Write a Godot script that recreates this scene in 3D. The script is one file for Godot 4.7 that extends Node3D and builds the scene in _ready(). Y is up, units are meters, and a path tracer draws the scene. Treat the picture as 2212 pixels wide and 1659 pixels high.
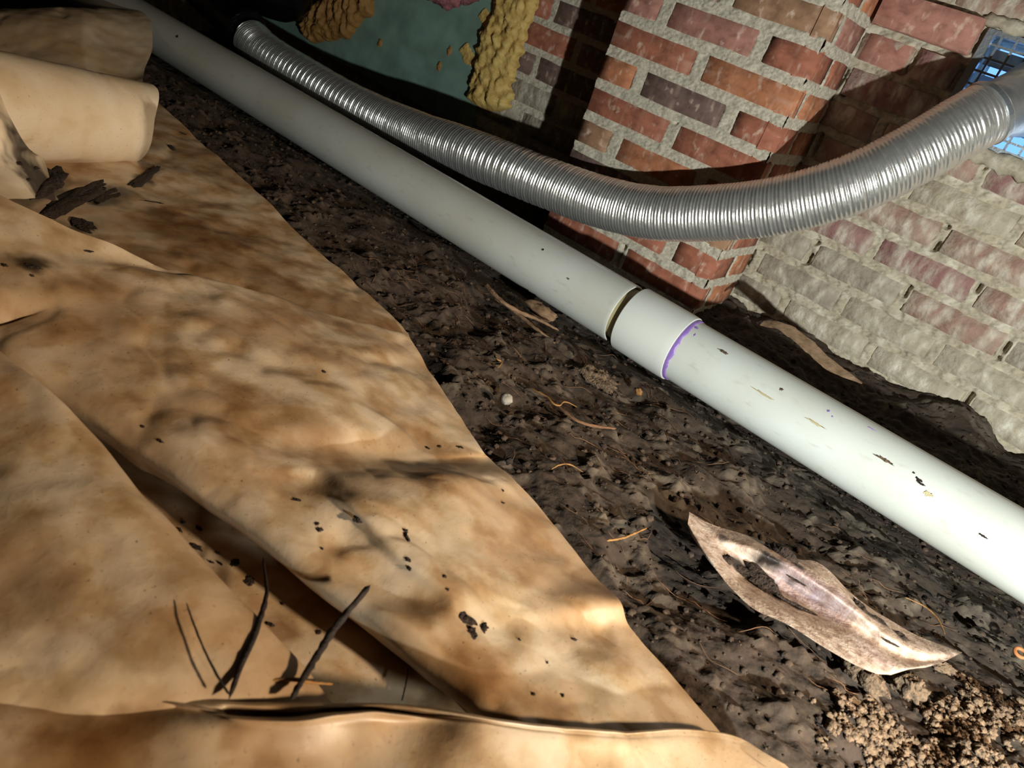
extends Node3D
# A crawl space seen from low down: brick wall with a pilaster, a white drain pipe and a flexible metal duct on bare soil, stained plastic sheets in front. Metres, y up.

const PILASTER_LEFT := -0.907
const PILASTER_RIGHT := -0.485
const RECESS := -0.2            # the wall stands this far behind the pilaster's face
const VENT := Rect2(-0.29, 0.508, 0.41, 0.18)

var M := {}                     # materials by name
var taken := {}                 # names in use at top level
var brick_shapes := {}
var bumpy := FastNoiseLite.new()    # lumps of a few centimetres
var gritty := FastNoiseLite.new()   # grains of a few millimetres
var broad := FastNoiseLite.new()    # swells of some decimetres
var veins := FastNoiseLite.new()    # ridges


func _ready() -> void:
	# camera
	var cam := Camera3D.new()
	cam.name = "camera"
	cam.transform = Transform3D(Vector3(0.730088, 0.312964, -0.607474), Vector3(-0.522834, 0.828236, -0.201666), Vector3(0.440018, 0.464842, 0.768314), Vector3(0.000000, 0.510000, 1.456000))
	cam.fov = 54.8078
	cam.near = 0.02
	var optics := CameraAttributesPhysical.new()
	optics.frustum_focal_length = 12.0 / tan(deg_to_rad(54.8078) / 2.0)
	optics.frustum_focus_distance = 1.12
	optics.exposure_aperture = 8.0
	cam.attributes = optics
	cam.fov = 54.8078
	add_child(cam)
	# sky, seen only through the vent
	var env := Environment.new()
	env.background_mode = Environment.BG_COLOR
	env.background_color = Color(0.45, 0.68, 1.0)
	env.background_energy_multiplier = 1.7
	env.tonemap_mode = Environment.TONE_MAPPER_LINEAR
	env.tonemap_exposure = 1.0
	env.sdfgi_enabled = true
	env.ssao_enabled = true
	env.ssil_enabled = true
	var we := WorldEnvironment.new()
	we.name = "world_environment"
	we.environment = env
	add_child(we)
	# the work lamp on the right (out of the frame) and a warm flood lamp beside it
	lamp("work_lamp", Vector3(0.65, 0.29, 1.3), Vector3(0.42, 0.25, 0.0), Color(0.97, 1.0, 0.985), 3.2, 82.0, 1.0, 0.03, "small round cool white work lamp, out of view to the right")
	lamp("flood_lamp", Vector3(1.2, 0.75, 0.8), Vector3(-0.37, -0.039, 1.191), Color(1.0, 0.9, 0.77), 4.1, 30.0, 0.6, 0.11, "round warm flood lamp out of view to the right, lighting the plastic sheets")

	setup_noise()
	setup_materials()
	room()
	ground()
	brick_wall()
	pilaster()
	green_board()
	vent()
	drain_pipe()
	flexible_duct()
	black_pipes()
	sheets()
	debris()
	crumbs()


# ---------------------------------------------------------------- helpers

func numbered(called: String) -> String:
	taken[called] = taken.get(called, -1) + 1
	return called if taken[called] == 0 else "%s_%03d" % [called, taken[called]]


func tag(o: Node3D, label := "", category := "", group := "", kind := "") -> Node3D:
	for pair in [["label", label], ["category", category], ["group", group], ["kind", kind]]:
		if pair[1]:
			o.set_meta(pair[0], pair[1])
	return o


func thing(called: String, at := Vector3.ZERO) -> Node3D:
	var o := Node3D.new()
	o.name = numbered(called)
	o.position = at
	add_child(o)
	return o


func part(called: String, mesh: Mesh, m: Material, parent: Node = self, at := Transform3D()) -> MeshInstance3D:
	var o := MeshInstance3D.new()
	o.name = numbered(called) if parent == self else called
	o.mesh = mesh
	o.material_override = m
	o.transform = at
	o.cast_shadow = GeometryInstance3D.SHADOW_CASTING_SETTING_ON
	parent.add_child(o, true)
	return o


func lamp(called: String, at: Vector3, towards: Vector3, color: Color, energy: float, cone: float, soft: float, wide: float, label: String) -> void:
	var o := thing(called, at)
	tag(o, label, "lamp")
	o.look_at_from_position(at, towards, Vector3.UP)
	var black := StandardMaterial3D.new()
	black.albedo_color = Color(0.08, 0.08, 0.08)
	var glow := StandardMaterial3D.new()
	glow.albedo_color = Color(0.9, 0.9, 0.9)
	glow.emission_enabled = true
	glow.emission = color
	glow.emission_energy_multiplier = 0.4
	var cup := SurfaceTool.new()
	cup.begin(Mesh.PRIMITIVE_TRIANGLES)
	lathe(cup, [Vector2(wide, -0.012), Vector2(wide + 0.003, -0.01), Vector2(wide + 0.003, 0.03), Vector2(wide * 0.7, 0.045), Vector2(0.0, 0.047)], 24)
	cup.generate_normals()
	part("housing", cup.commit(), black, o, Transform3D(Basis(Vector3.RIGHT, PI / 2), Vector3(0, 0, 0.02)))
	var disc := CylinderMesh.new()
	disc.top_radius = wide - 0.001
	disc.bottom_radius = wide - 0.001
	disc.height = 0.004
	disc.radial_segments = 24
	part("lens", disc, glow, o, Transform3D(Basis(Vector3.RIGHT, PI / 2), Vector3(0, 0, 0.016)))
	var light := SpotLight3D.new()
	light.name = "light"
	light.light_color = color
	light.light_energy = energy
	light.light_size = wide * 0.5
	light.spot_range = 9.0
	light.spot_attenuation = 2.0
	light.spot_angle = cone
	light.spot_angle_attenuation = soft
	light.shadow_enabled = true
	o.add_child(light)


func lathe(st: SurfaceTool, profile: Array, sides: int) -> void:   # profile of (radius, height), turned about y
	for k in sides:
		var a := TAU * k / sides
		var b := TAU * (k + 1) / sides
		for i in profile.size() - 1:
			var p: Vector2 = profile[i]
			var q: Vector2 = profile[i + 1]
			var v := [Vector3(p.x * cos(a), p.y, p.x * sin(a)), Vector3(p.x * cos(b), p.y, p.x * sin(b)), Vector3(q.x * cos(b), q.y, q.x * sin(b)), Vector3(q.x * cos(a), q.y, q.x * sin(a))]
			for n in [0, 2, 1, 0, 3, 2]:
				st.add_vertex(v[n])


func grid(P: PackedVector3Array, nu: int, nv: int, colors := PackedColorArray(), uv := PackedVector2Array(), flip := false, hole := Rect2()) -> ArrayMesh:
	# a sheet of nu x nv points; its front looks along (step in u) x (step in v)
	var N := PackedVector3Array()
	N.resize(P.size())
	for j in nv:
		var ja := maxi(j - 1, 0) * nu
		var jb := mini(j + 1, nv - 1) * nu
		for i in nu:
			var du := P[j * nu + mini(i + 1, nu - 1)] - P[j * nu + maxi(i - 1, 0)]
			var dv := P[jb + i] - P[ja + i]
			var n := du.cross(dv).normalized()
			N[j * nu + i] = -n if flip else n
	var I := PackedInt32Array()
	for j in nv - 1:
		for i in nu - 1:
			var a := j * nu + i
			if hole.size.x > 0.0 and hole.has_point(Vector2(P[a].x + P[a + nu + 1].x, P[a].y + P[a + nu + 1].y) / 2):
				continue
			if flip:
				I.append_array(PackedInt32Array([a, a + 1, a + nu + 1, a, a + nu + 1, a + nu]))
			else:
				I.append_array(PackedInt32Array([a, a + nu + 1, a + 1, a, a + nu, a + nu + 1]))
	var arrays := []
	arrays.resize(Mesh.ARRAY_MAX)
	arrays[Mesh.ARRAY_VERTEX] = P
	arrays[Mesh.ARRAY_NORMAL] = N
	arrays[Mesh.ARRAY_INDEX] = I
	if colors.size():
		arrays[Mesh.ARRAY_COLOR] = colors
	if uv.size():
		arrays[Mesh.ARRAY_TEX_UV] = uv
	var am := ArrayMesh.new()
	am.add_surface_from_arrays(Mesh.PRIMITIVE_TRIANGLES, arrays)
	return am


func along(points: Array, n: int) -> PackedVector3Array:   # n points at equal steps on a smooth curve through the points
	var c := Curve3D.new()
	c.bake_interval = 0.004
	for i in points.size():
		var before: Vector3 = points[maxi(i - 1, 0)]
		var after: Vector3 = points[mini(i + 1, points.size() - 1)]
		var here: Vector3 = points[i]
		var t := (after - before)
		var s_in := minf(1.0, here.distance_to(before) / maxf(t.length(), 0.001)) / 2.6
		var s_out := minf(1.0, here.distance_to(after) / maxf(t.length(), 0.001)) / 2.6
		c.add_point(here, -t * s_in, t * s_out)
	var out := PackedVector3Array()
	var length := c.get_baked_length()
	for i in n:
		out.append(c.sample_baked(length * i / (n - 1), true))
	return out


func tube(points: Array, radii: Array, sides := 8, rings := 24, rough := 0.0, noise_seed := 0.0) -> ArrayMesh:   # a closed, tapering, uneven rod along a curve
	var path := along(points, rings)
	var P := PackedVector3Array()
	var side := (path[1] - path[0]).cross(Vector3(0.31, 0.9, 0.2)).normalized()
	for j in rings:
		var dir := (path[mini(j + 1, rings - 1)] - path[maxi(j - 1, 0)]).normalized()
		side = (side - dir * side.dot(dir)).normalized()
		var over := dir.cross(side)
		var f := float(j) / (rings - 1) * (radii.size() - 1)
		var k := mini(int(f), radii.size() - 2)
		var r := lerpf(radii[k], radii[k + 1], f - k)
		if j == 0 or j == rings - 1:
			r *= 0.05
		for i in sides + 1:
			var a := TAU * (i % sides) / sides
			var out := side * cos(a) + over * sin(a)
			var rr := r * (1.0 + rough * gritty.get_noise_3dv(path[j] * 1.5 + out * 0.004 + Vector3.ONE * noise_seed))
			P.append(path[j] + out * rr)
	return grid(P, sides + 1, rings, PackedColorArray(), PackedVector2Array(), true)


func lump(size: Vector3, seed_value: float, rough := 0.35, nu := 15, nv := 10) -> ArrayMesh:   # an uneven clod, pebble or flake
	var P := PackedVector3Array()
	for j in nv:
		var b := PI * (float(j) / (nv - 1) - 0.5)
		for i in nu:
			var a := TAU * (i % (nu - 1)) / (nu - 1)
			var d := Vector3(cos(b) * cos(a), sin(b), cos(b) * sin(a))
			var r := 1.0 + rough * (bumpy.get_noise_3dv(d * 0.05 + Vector3.ONE * seed_value) * 1.2 + bumpy.get_noise_3dv(d * 0.13 - Vector3.ONE * seed_value) * 0.9)
			P.append(d * r * size)
	return grid(P, nu, nv, PackedColorArray(), PackedVector2Array(), false)


func box(st: SurfaceTool, lo: Vector3, hi: Vector3) -> void:
	var b := BoxMesh.new()
	b.size = hi - lo
	st.append_from(b, 0, Transform3D(Basis(), (lo + hi) / 2))


func boxes(list: Array) -> ArrayMesh:
	var st := SurfaceTool.new()
	st.begin(Mesh.PRIMITIVE_TRIANGLES)
	for b in list:
		box(st, b[0], b[1])
	return st.commit()


# ---------------------------------------------------------------- noise and materials

func setup_noise() -> void:
	for n in [[bumpy, 11, 22.0, 3], [gritty, 23, 110.0, 3], [broad, 37, 3.2, 3], [veins, 41, 16.0, 3]]:
		n[0].noise_type = FastNoiseLite.TYPE_SIMPLEX_SMOOTH
		n[0].seed = n[1]
		n[0].frequency = n[2]
		n[0].fractal_octaves = n[3]
	veins.fractal_type = FastNoiseLite.FRACTAL_RIDGED


func ntex(seed_value: int, frequency: float, octaves: int, stops: Array, px := 768, ridged := false, warp := 0.0) -> NoiseTexture2D:
	var n := FastNoiseLite.new()
	n.noise_type = FastNoiseLite.TYPE_SIMPLEX_SMOOTH
	n.seed = seed_value
	n.frequency = frequency
	n.fractal_octaves = octaves
	if ridged:
		n.fractal_type = FastNoiseLite.FRACTAL_RIDGED
	if warp > 0.0:
		n.domain_warp_enabled = true
		n.domain_warp_amplitude = warp
		n.domain_warp_frequency = frequency * 1.5
	var t := NoiseTexture2D.new()
	t.width = px
	t.height = px
	t.seamless = true
	t.noise = n
	if stops.size():
		var g := Gradient.new()
		var offsets := PackedFloat32Array()
		var colors := PackedColorArray()
		for s in stops:
			offsets.append(s[0])
			colors.append(s[1])
		g.offsets = offsets
		g.colors = colors
		t.color_ramp = g
	return t


func mat(called: String, color: Color, rough: float, tex: Texture2D = null, scale := Vector3.ONE, bump: Texture2D = null, bump_cm := 0.1) -> StandardMaterial3D:
	var m := StandardMaterial3D.new()
	m.resource_name = called
	m.albedo_color = color
	m.roughness = rough
	m.uv1_scale = scale
	if tex or bump:
		m.uv1_triplanar = true
		m.uv1_world_triplanar = true
	if tex:
		m.albedo_texture = tex
	if bump:
		m.heightmap_enabled = true
		m.heightmap_texture = bump
		m.heightmap_scale = bump_cm
	M[called] = m
	return m


func detail(m: StandardMaterial3D, tex: Texture2D, scale := Vector3.ZERO) -> void:
	m.detail_enabled = true
	m.detail_albedo = tex
	if scale != Vector3.ZERO:
		m.detail_uv_layer = BaseMaterial3D.DETAIL_UV_2
		m.uv2_triplanar = true
		m.uv2_world_triplanar = true
		m.uv2_scale = scale


func setup_materials() -> void:
	var grain := ntex(5, 0.03, 5, [], 768)
	var mottle := ntex(6, 0.012, 5, [[0.0, Color(0.66, 0.62, 0.6)], [0.45, Color(0.88, 0.87, 0.86)], [1.0, Color(1, 1, 1)]])
	var flecks := ntex(7, 0.018, 5, [[0.0, Color(0.86, 0.74, 0.66, 0.0)], [0.66, Color(0.86, 0.74, 0.66, 0.0)], [0.8, Color(0.88, 0.76, 0.68, 0.5)], [1.0, Color(0.9, 0.82, 0.74, 0.8)]], 768, false, 18.0)
	var salts := ntex(8, 0.009, 6, [[0.0, Color(0.5, 0.45, 0.39, 0.25)], [0.3, Color(0.62, 0.57, 0.5, 0.15)], [0.55, Color(0.72, 0.68, 0.6, 0.5)], [0.75, Color(0.82, 0.78, 0.71, 0.7)], [1.0, Color(0.88, 0.86, 0.8, 0.85)]], 768, false, 25.0)
	var sand := ntex(9, 0.04, 5, [[0.0, Color(0.72, 0.7, 0.67)], [0.5, Color(0.9, 0.88, 0.85)], [1.0, Color(1, 1, 0.99)]])
	# bricks of the pilaster: clean red ones with lime flecks
	var reds := {"red": Color(0.7, 0.43, 0.33), "orange": Color(0.77, 0.5, 0.35), "brown": Color(0.68, 0.52, 0.4), "purple": Color(0.5, 0.4, 0.37), "pink": Color(0.72, 0.5, 0.44)}
	for k in reds:
		var m := mat("brick_" + k, reds[k], 0.85, mottle, Vector3(3.0, 4.0, 3.0), grain, 0.06)
		detail(m, flecks, Vector3(2.4, 1.6, 2.4))
	# bricks of the wall: the same kind under a crust of salts
	var pales := {"rose": Color(0.64, 0.48, 0.42), "grey": Color(0.63, 0.58, 0.52), "buff": Color(0.72, 0.67, 0.58), "plum": Color(0.6, 0.4, 0.4), "ochre": Color(0.7, 0.52, 0.37)}
	for k in pales:
		var m := mat("salty_" + k, pales[k], 0.95, mottle, Vector3(3.4, 3.4, 3.4), grain, 0.22)
		detail(m, salts, Vector3(4.5, 2.2, 3.0))
	mat("mortar", Color(0.83, 0.8, 0.74), 0.95, sand, Vector3(4, 4, 4), grain, 0.1)
	var crust := mat("old_mortar", Color(0.74, 0.7, 0.62), 0.95, sand, Vector3(3, 3, 3), grain, 0.14)
	detail(crust, salts, Vector3(2.6, 2.6, 2.6))
	# soil
	var earth := ntex(14, 0.02, 6, [[0.0, Color(0.5, 0.46, 0.42)], [0.5, Color(0.74, 0.7, 0.65)], [1.0, Color(1, 0.96, 0.9)]])
	var soil := mat("soil", Color(1, 1, 1), 0.9, earth, Vector3(2.4, 3, 4), grain, 0.22)
	soil.vertex_color_use_as_albedo = true
	mat("dark_soil", Color(0.24, 0.185, 0.15), 0.95, earth, Vector3(7, 7, 7), grain, 0.3)
	mat("grey_soil", Color(0.52, 0.45, 0.38), 0.95, earth, Vector3(7, 7, 7), grain, 0.3)
	mat("crumbly", Color(0.36, 0.3, 0.25), 0.95, earth, Vector3(7, 7, 7))
	mat("gravel", Color(0.56, 0.48, 0.4), 0.9, earth, Vector3(7, 7, 7), grain, 0.3)
	# plastic sheets
	var stains := ntex(17, 0.006, 6, [[0.0, Color(0.7, 0.58, 0.44)], [0.35, Color(0.86, 0.79, 0.69)], [0.55, Color(0.95, 0.92, 0.88)], [1.0, Color(1, 1, 1)]], 1024, false, 30.0)
	var specks := ntex(18, 0.045, 4, [[0.0, Color(0.1, 0.06, 0.03, 0.0)], [0.78, Color(0.16, 0.1, 0.06, 0.0)], [0.86, Color(0.16, 0.1, 0.06, 0.5)], [1.0, Color(0.1, 0.06, 0.04, 0.9)]], 768)
	var creases := ntex(19, 0.014, 5, [], 1024, true, 20.0)
	var clean := ntex(29, 0.006, 5, [[0.0, Color(0.86, 0.78, 0.66)], [0.4, Color(0.95, 0.91, 0.85)], [1.0, Color(1, 1, 1)]], 768, false, 20.0)
	var M_stains := {"plastic": stains, "worn_plastic": clean, "cream_plastic": clean}
	for k in [["plastic", 0.42], ["worn_plastic", 0.5], ["cream_plastic", 0.4]]:
		var m := mat(k[0], Color(1, 1, 1), k[1], M_stains[k[0]], Vector3(2.3, 2.3, 2.3), creases, 0.03)
		m.vertex_color_use_as_albedo = true
		m.cull_mode = BaseMaterial3D.CULL_DISABLED
		m.backlight_enabled = true
		m.backlight = Color(0.12, 0.09, 0.06)
		detail(m, specks, Vector3(5, 5, 5))
	# pipe, duct, fittings
	var scuffs := ntex(20, 0.02, 4, [[0.0, Color(0.5, 0.42, 0.3, 0.35)], [0.18, Color(0.55, 0.48, 0.36, 0.12)], [0.3, Color(0.6, 0.5, 0.4, 0.0)], [1.0, Color(0.6, 0.5, 0.4, 0.0)]], 768)
	var pvc := mat("pvc", Color(0.86, 0.87, 0.85), 0.35, ntex(21, 0.006, 3, [[0.0, Color(0.9, 0.88, 0.84)], [1.0, Color(1, 1, 1)]], 512), Vector3(1, 1, 1))
	detail(pvc, scuffs, Vector3(1.2, 4, 4))
	mat("pvc_fitting", Color(0.88, 0.88, 0.85), 0.38)
	mat("purple_primer", Color(0.58, 0.45, 0.74), 0.4)
	mat("yellowed", Color(0.72, 0.66, 0.5), 0.6)
	var foil := mat("foil", Color(0.9, 0.89, 0.87), 0.3, null, Vector3(6, 6, 6), ntex(22, 0.02, 4, [], 512), 0.05)
	foil.metallic = 0.84
	var steel := mat("galvanised", Color(0.72, 0.74, 0.76), 0.35, null, Vector3(5, 5, 5), grain, 0.03)
	steel.metallic = 0.85
	var black := mat("black_plastic", Color(0.05, 0.05, 0.05), 0.3, null, Vector3(5, 5, 5), grain, 0.08)
	black.metallic_specular = 0.4
	# board, foam, wood
	mat("green_paint", Color(0.56, 0.68, 0.62), 0.55, ntex(24, 0.008, 4, [[0.0, Color(0.78, 0.78, 0.78)], [1.0, Color(1, 1, 1)]], 512), Vector3(2, 2, 2))
	mat("foam", Color(0.86, 0.74, 0.46), 0.7, ntex(25, 0.012, 4, [[0.0, Color(0.7, 0.58, 0.42)], [0.5, Color(0.95, 0.92, 0.85)], [1.0, Color(1, 1, 1)]], 512), Vector3(5, 5, 5), grain, 0.15)
	mat("aged_foam", Color(0.66, 0.49, 0.27), 0.7, M.foam.albedo_texture, Vector3(5, 5, 5), grain, 0.15)
	mat("pink_wool", Color(0.72, 0.46, 0.48), 0.95, mottle, Vector3(6, 6, 6), grain, 0.3)
	var bark := ntex(26, 0.015, 5, [[0.0, Color(0.5, 0.45, 0.4)], [0.5, Color(0.85, 0.8, 0.75)], [1.0, Color(1, 1, 1)]], 512)
	mat("wood", Color(0.6, 0.5, 0.4), 0.85, bark, Vector3(4, 10, 10), grain, 0.1)
	mat("twig", Color(0.13, 0.075, 0.05), 0.8, bark, Vector3(9, 9, 9), grain, 0.1)
	mat("straw", Color(0.66, 0.5, 0.28), 0.7, bark, Vector3(9, 9, 9))
	mat("root", Color(0.5, 0.38, 0.28), 0.85, bark, Vector3(9, 9, 9))
	mat("joist", Color(0.2, 0.15, 0.11), 0.9, bark, Vector3(1, 4, 4), grain, 0.2)
	mat("stone", Color(0.62, 0.6, 0.57), 0.8, sand, Vector3(8, 8, 8))
	mat("rust_ring", Color(0.72, 0.45, 0.26), 0.7)
	var scrap := mat("scrap", Color(0.9, 0.92, 0.98), 0.6, ntex(27, 0.012, 5, [[0.0, Color(0.55, 0.45, 0.4)], [0.45, Color(0.86, 0.78, 0.72)], [1.0, Color(1, 0.98, 0.96)]], 768, false, 20.0), Vector3(6, 6, 6), creases, 0.08)
	scrap.cull_mode = BaseMaterial3D.CULL_DISABLED
	scrap.vertex_color_use_as_albedo = true


# ---------------------------------------------------------------- the room

func room() -> void:
	tag(part("ceiling", boxes([[Vector3(-4.2, 0.98, -0.5), Vector3(2.4, 1.08, 3.6)]]), M.joist), "", "", "", "structure")
	tag(part("wall_left", boxes([[Vector3(-4.3, -0.3, -0.5), Vector3(-4.2, 1.08, 3.6)]]), M.old_mortar), "", "", "", "structure")
	tag(part("wall_right", boxes([[Vector3(2.4, -0.3, -0.5), Vector3(2.5, 1.08, 3.6)]]), M.old_mortar), "", "", "", "structure")
	tag(part("wall_front", boxes([[Vector3(-4.3, -0.3, 3.6), Vector3(2.5, 1.08, 3.7)]]), M.old_mortar), "", "", "", "structure")


var edge_of_sheets := [Vector3(-2.312, 0, 0.3651), Vector3(-1.7013, 0, 0.5081), Vector3(-1.4285, 0, 0.5477), Vector3(-1.167, 0, 0.5873), Vector3(-0.9875, 0, 0.6221), Vector3(-0.8465, 0, 0.6362), Vector3(-0.752, 0, 0.6509), Vector3(-0.6471, 0, 0.6761), Vector3(-0.5059, 0, 0.7373), Vector3(-0.3903, 0, 0.7824), Vector3(-0.2859, 0, 0.8016), Vector3(-0.1725, 0, 0.8366), Vector3(-0.1244, 0, 0.8593), Vector3(-0.06, 0, 0.8779), Vector3(0.0067, 0, 0.8936), Vector3(0.0662, 0, 0.8712), Vector3(0.1459, 0, 0.842)]


func sheet_line(x: float) -> float:   # the edge of the plastic, as z
	for i in edge_of_sheets.size() - 1:
		var a: Vector3 = edge_of_sheets[i]
		var b: Vector3 = edge_of_sheets[i + 1]
		if x <= b.x or i == edge_of_sheets.size() - 2:
			return a.z + (b.z - a.z) * (x - a.x) / (b.x - a.x)
	return 0.9


func soil_height(x: float, z: float) -> float:
	var under := smoothstep(-0.03, 0.04, z - sheet_line(x))
	var y := 0.02 * broad.get_noise_2d(x, z) + 0.012 * bumpy.get_noise_2d(x * 0.35, z * 0.8) + 0.0035 * gritty.get_noise_2d(x * 0.3, z * 0.7) + 0.002 * gritty.get_noise_2d(x * 1.1, z * 1.3)
	y += 0.007 * smoothstep(0.15, 0.35, bumpy.get_noise_2d(x * 0.4 + 7.0, z * 0.6)) * (0.7 + gritty.get_noise_2d(x * 0.5, z * 0.5))
	var pipe := 1.0 - smoothstep(0.03, 0.12, absf(z - 0.265))
	y = lerpf(y, -0.012 + y * 0.4, pipe)
	y += 0.045 * smoothstep(0.1, -0.18, z)
	y += 0.03 * exp(-((x - 0.03) ** 2 + (z + 0.17) ** 2) / 0.006)   # the heap at the foot of the wall
	y += 0.02 * exp(-((x + 0.36) ** 2 / 0.006 + (z - 0.37) ** 2 / 0.002))   # the cracked clod before the coupling
	return lerpf(y - 0.004, -0.022, under)


func ground() -> void:
	var nu := 620
	var nv := 400
	var P := PackedVector3Array()
	var C := PackedColorArray()
	for j in nv:
		var z := -0.24 + 1.9 * pow(float(j) / (nv - 1), 1.25)
		for i in nu:
			var x := 0.75 - 3.2 * pow(float(i) / (nu - 1), 1.3)
			P.append(Vector3(x, soil_height(x, z), z))
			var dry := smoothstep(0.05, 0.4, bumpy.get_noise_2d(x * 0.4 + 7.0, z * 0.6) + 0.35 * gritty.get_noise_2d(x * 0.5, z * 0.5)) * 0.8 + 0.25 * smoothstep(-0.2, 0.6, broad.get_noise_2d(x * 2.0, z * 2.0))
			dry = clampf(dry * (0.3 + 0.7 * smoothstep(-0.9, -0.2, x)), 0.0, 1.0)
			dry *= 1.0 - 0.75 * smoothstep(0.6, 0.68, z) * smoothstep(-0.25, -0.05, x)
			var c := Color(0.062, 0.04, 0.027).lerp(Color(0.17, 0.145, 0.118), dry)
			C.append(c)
	var o := Node3D.new()
	o.name = "floor"
	add_child(o)
	tag(o, "", "", "", "structure")
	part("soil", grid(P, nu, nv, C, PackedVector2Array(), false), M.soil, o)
	part("subsoil", boxes([[Vector3(-4.2, -0.3, -0.5), Vector3(2.4, -0.06, 3.6)]]), M.dark_soil, o)


# ---------------------------------------------------------------- brickwork

func brick_mesh(w: float, h: float, variant: int, chipped := 1.0) -> ArrayMesh:
	var key := "%d %d %d %d" % [roundi(w * 500), roundi(h * 500), variant, roundi(chipped * 10)]
	if brick_shapes.has(key):
		return brick_shapes[key]
	var r := RandomNumberGenerator.new()
	r.seed = hash(key)
	# rings from the face outwards: a 5 x 3 face, then a worn arris, then the sides
	var nx := 6
	var ny := 4
	var P := PackedVector3Array()
	for j in ny:
		for i in nx:
			var ex := i == 0 or i == nx - 1
			var ey := j == 0 or j == ny - 1
			var fx := [-0.5, -0.5, -0.18, 0.17, 0.5, 0.5][i] as float
			var fy := [-0.5, -0.5, 0.5, 0.5][j] as float
			var inset := 0.0025 + 0.002 * r.randf() * chipped
			var x := fx * w
			var y := fy * h
			if i == 1:
				x += inset + 0.002
			if i == nx - 2:
				x -= inset + 0.002
			if j == 1:
				y += inset
			if j == ny - 2:
				y -= inset
			var z := r.randf_range(-0.0012, 0.0012) * chipped
			if ex or ey:
				z = -0.03
				x += signf(fx) * 0.0 if not ex else r.randf_range(-0.0015, 0.001) * chipped
				y += r.randf_range(-0.0012, 0.0012) * chipped
			P.append(Vector3(x, y, z))
	var am := grid(P, nx, ny)
	brick_shapes[key] = am
	return am


func lay(parent: Node3D, lo: Vector2, hi: Vector2, at: Transform3D, m: Material, variant: int, chipped := 1.0) -> void:
	var mid := (lo + hi) / 2
	part("brick", brick_mesh(hi.x - lo.x, hi.y - lo.y, variant, chipped), m, parent, at * Transform3D(Basis(), Vector3(mid.x, mid.y, 0)))


func mortar_face(x0: float, x1: float, y0: float, y1: float, bed0: float, pitch: float, joints: Array, step: float, base: float, rough: float, open_joints: float, half := Vector2(0.005, 0.005), hole := Rect2()) -> ArrayMesh:
	# the bed of mortar behind and between the bricks; joints[k % 2] lists the head joints of course k
	var nu := int((x1 - x0) / step) + 1
	var nv := int((y1 - y0) / step) + 1
	var P := PackedVector3Array()
	for j in nv:
		var y := y0 + j * (y1 - y0) / (nv - 1)
		var k := floori((y - bed0) / pitch)
		var v := y - bed0 - k * pitch
		var dy := minf(v, pitch - v) - half.y
		var row: Array = joints[posmod(k, 2)]
		for i in nu:
			var x := x0 + i * (x1 - x0) / (nu - 1)
			var dx := 9.0
			var near := 0.0
			for q in row:
				if absf(x - q) < dx:
					dx = absf(x - q)
					near = q
			dx -= half.x
			var d := minf(dx, dy)
			var z := base + rough * (0.75 * bumpy.get_noise_3d(x * 1.3, y * 1.6, base * 90) + 0.35 * gritty.get_noise_3d(x * 1.2, y * 1.6, 3.0))
			z -= smoothstep(0.003, 0.011, d) * 0.009
			if open_joints > 0.0 and dx < 0.0 and dy > 0.0:
				var open := bumpy.get_noise_2d(near * 9.0 + k * 2.7, k * 1.3) + 0.5 * bumpy.get_noise_2d(y * 0.6, near * 7.0)
				z -= 0.022 * smoothstep(0.08, 0.2, open * open_joints) * smoothstep(0.0055, 0.002, absf(x - near + 0.002 * bumpy.get_noise_1d(y)))
			P.append(Vector3(x, y, z))
	return grid(P, nu, nv, PackedColorArray(), PackedVector2Array(), false, hole)


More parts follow.
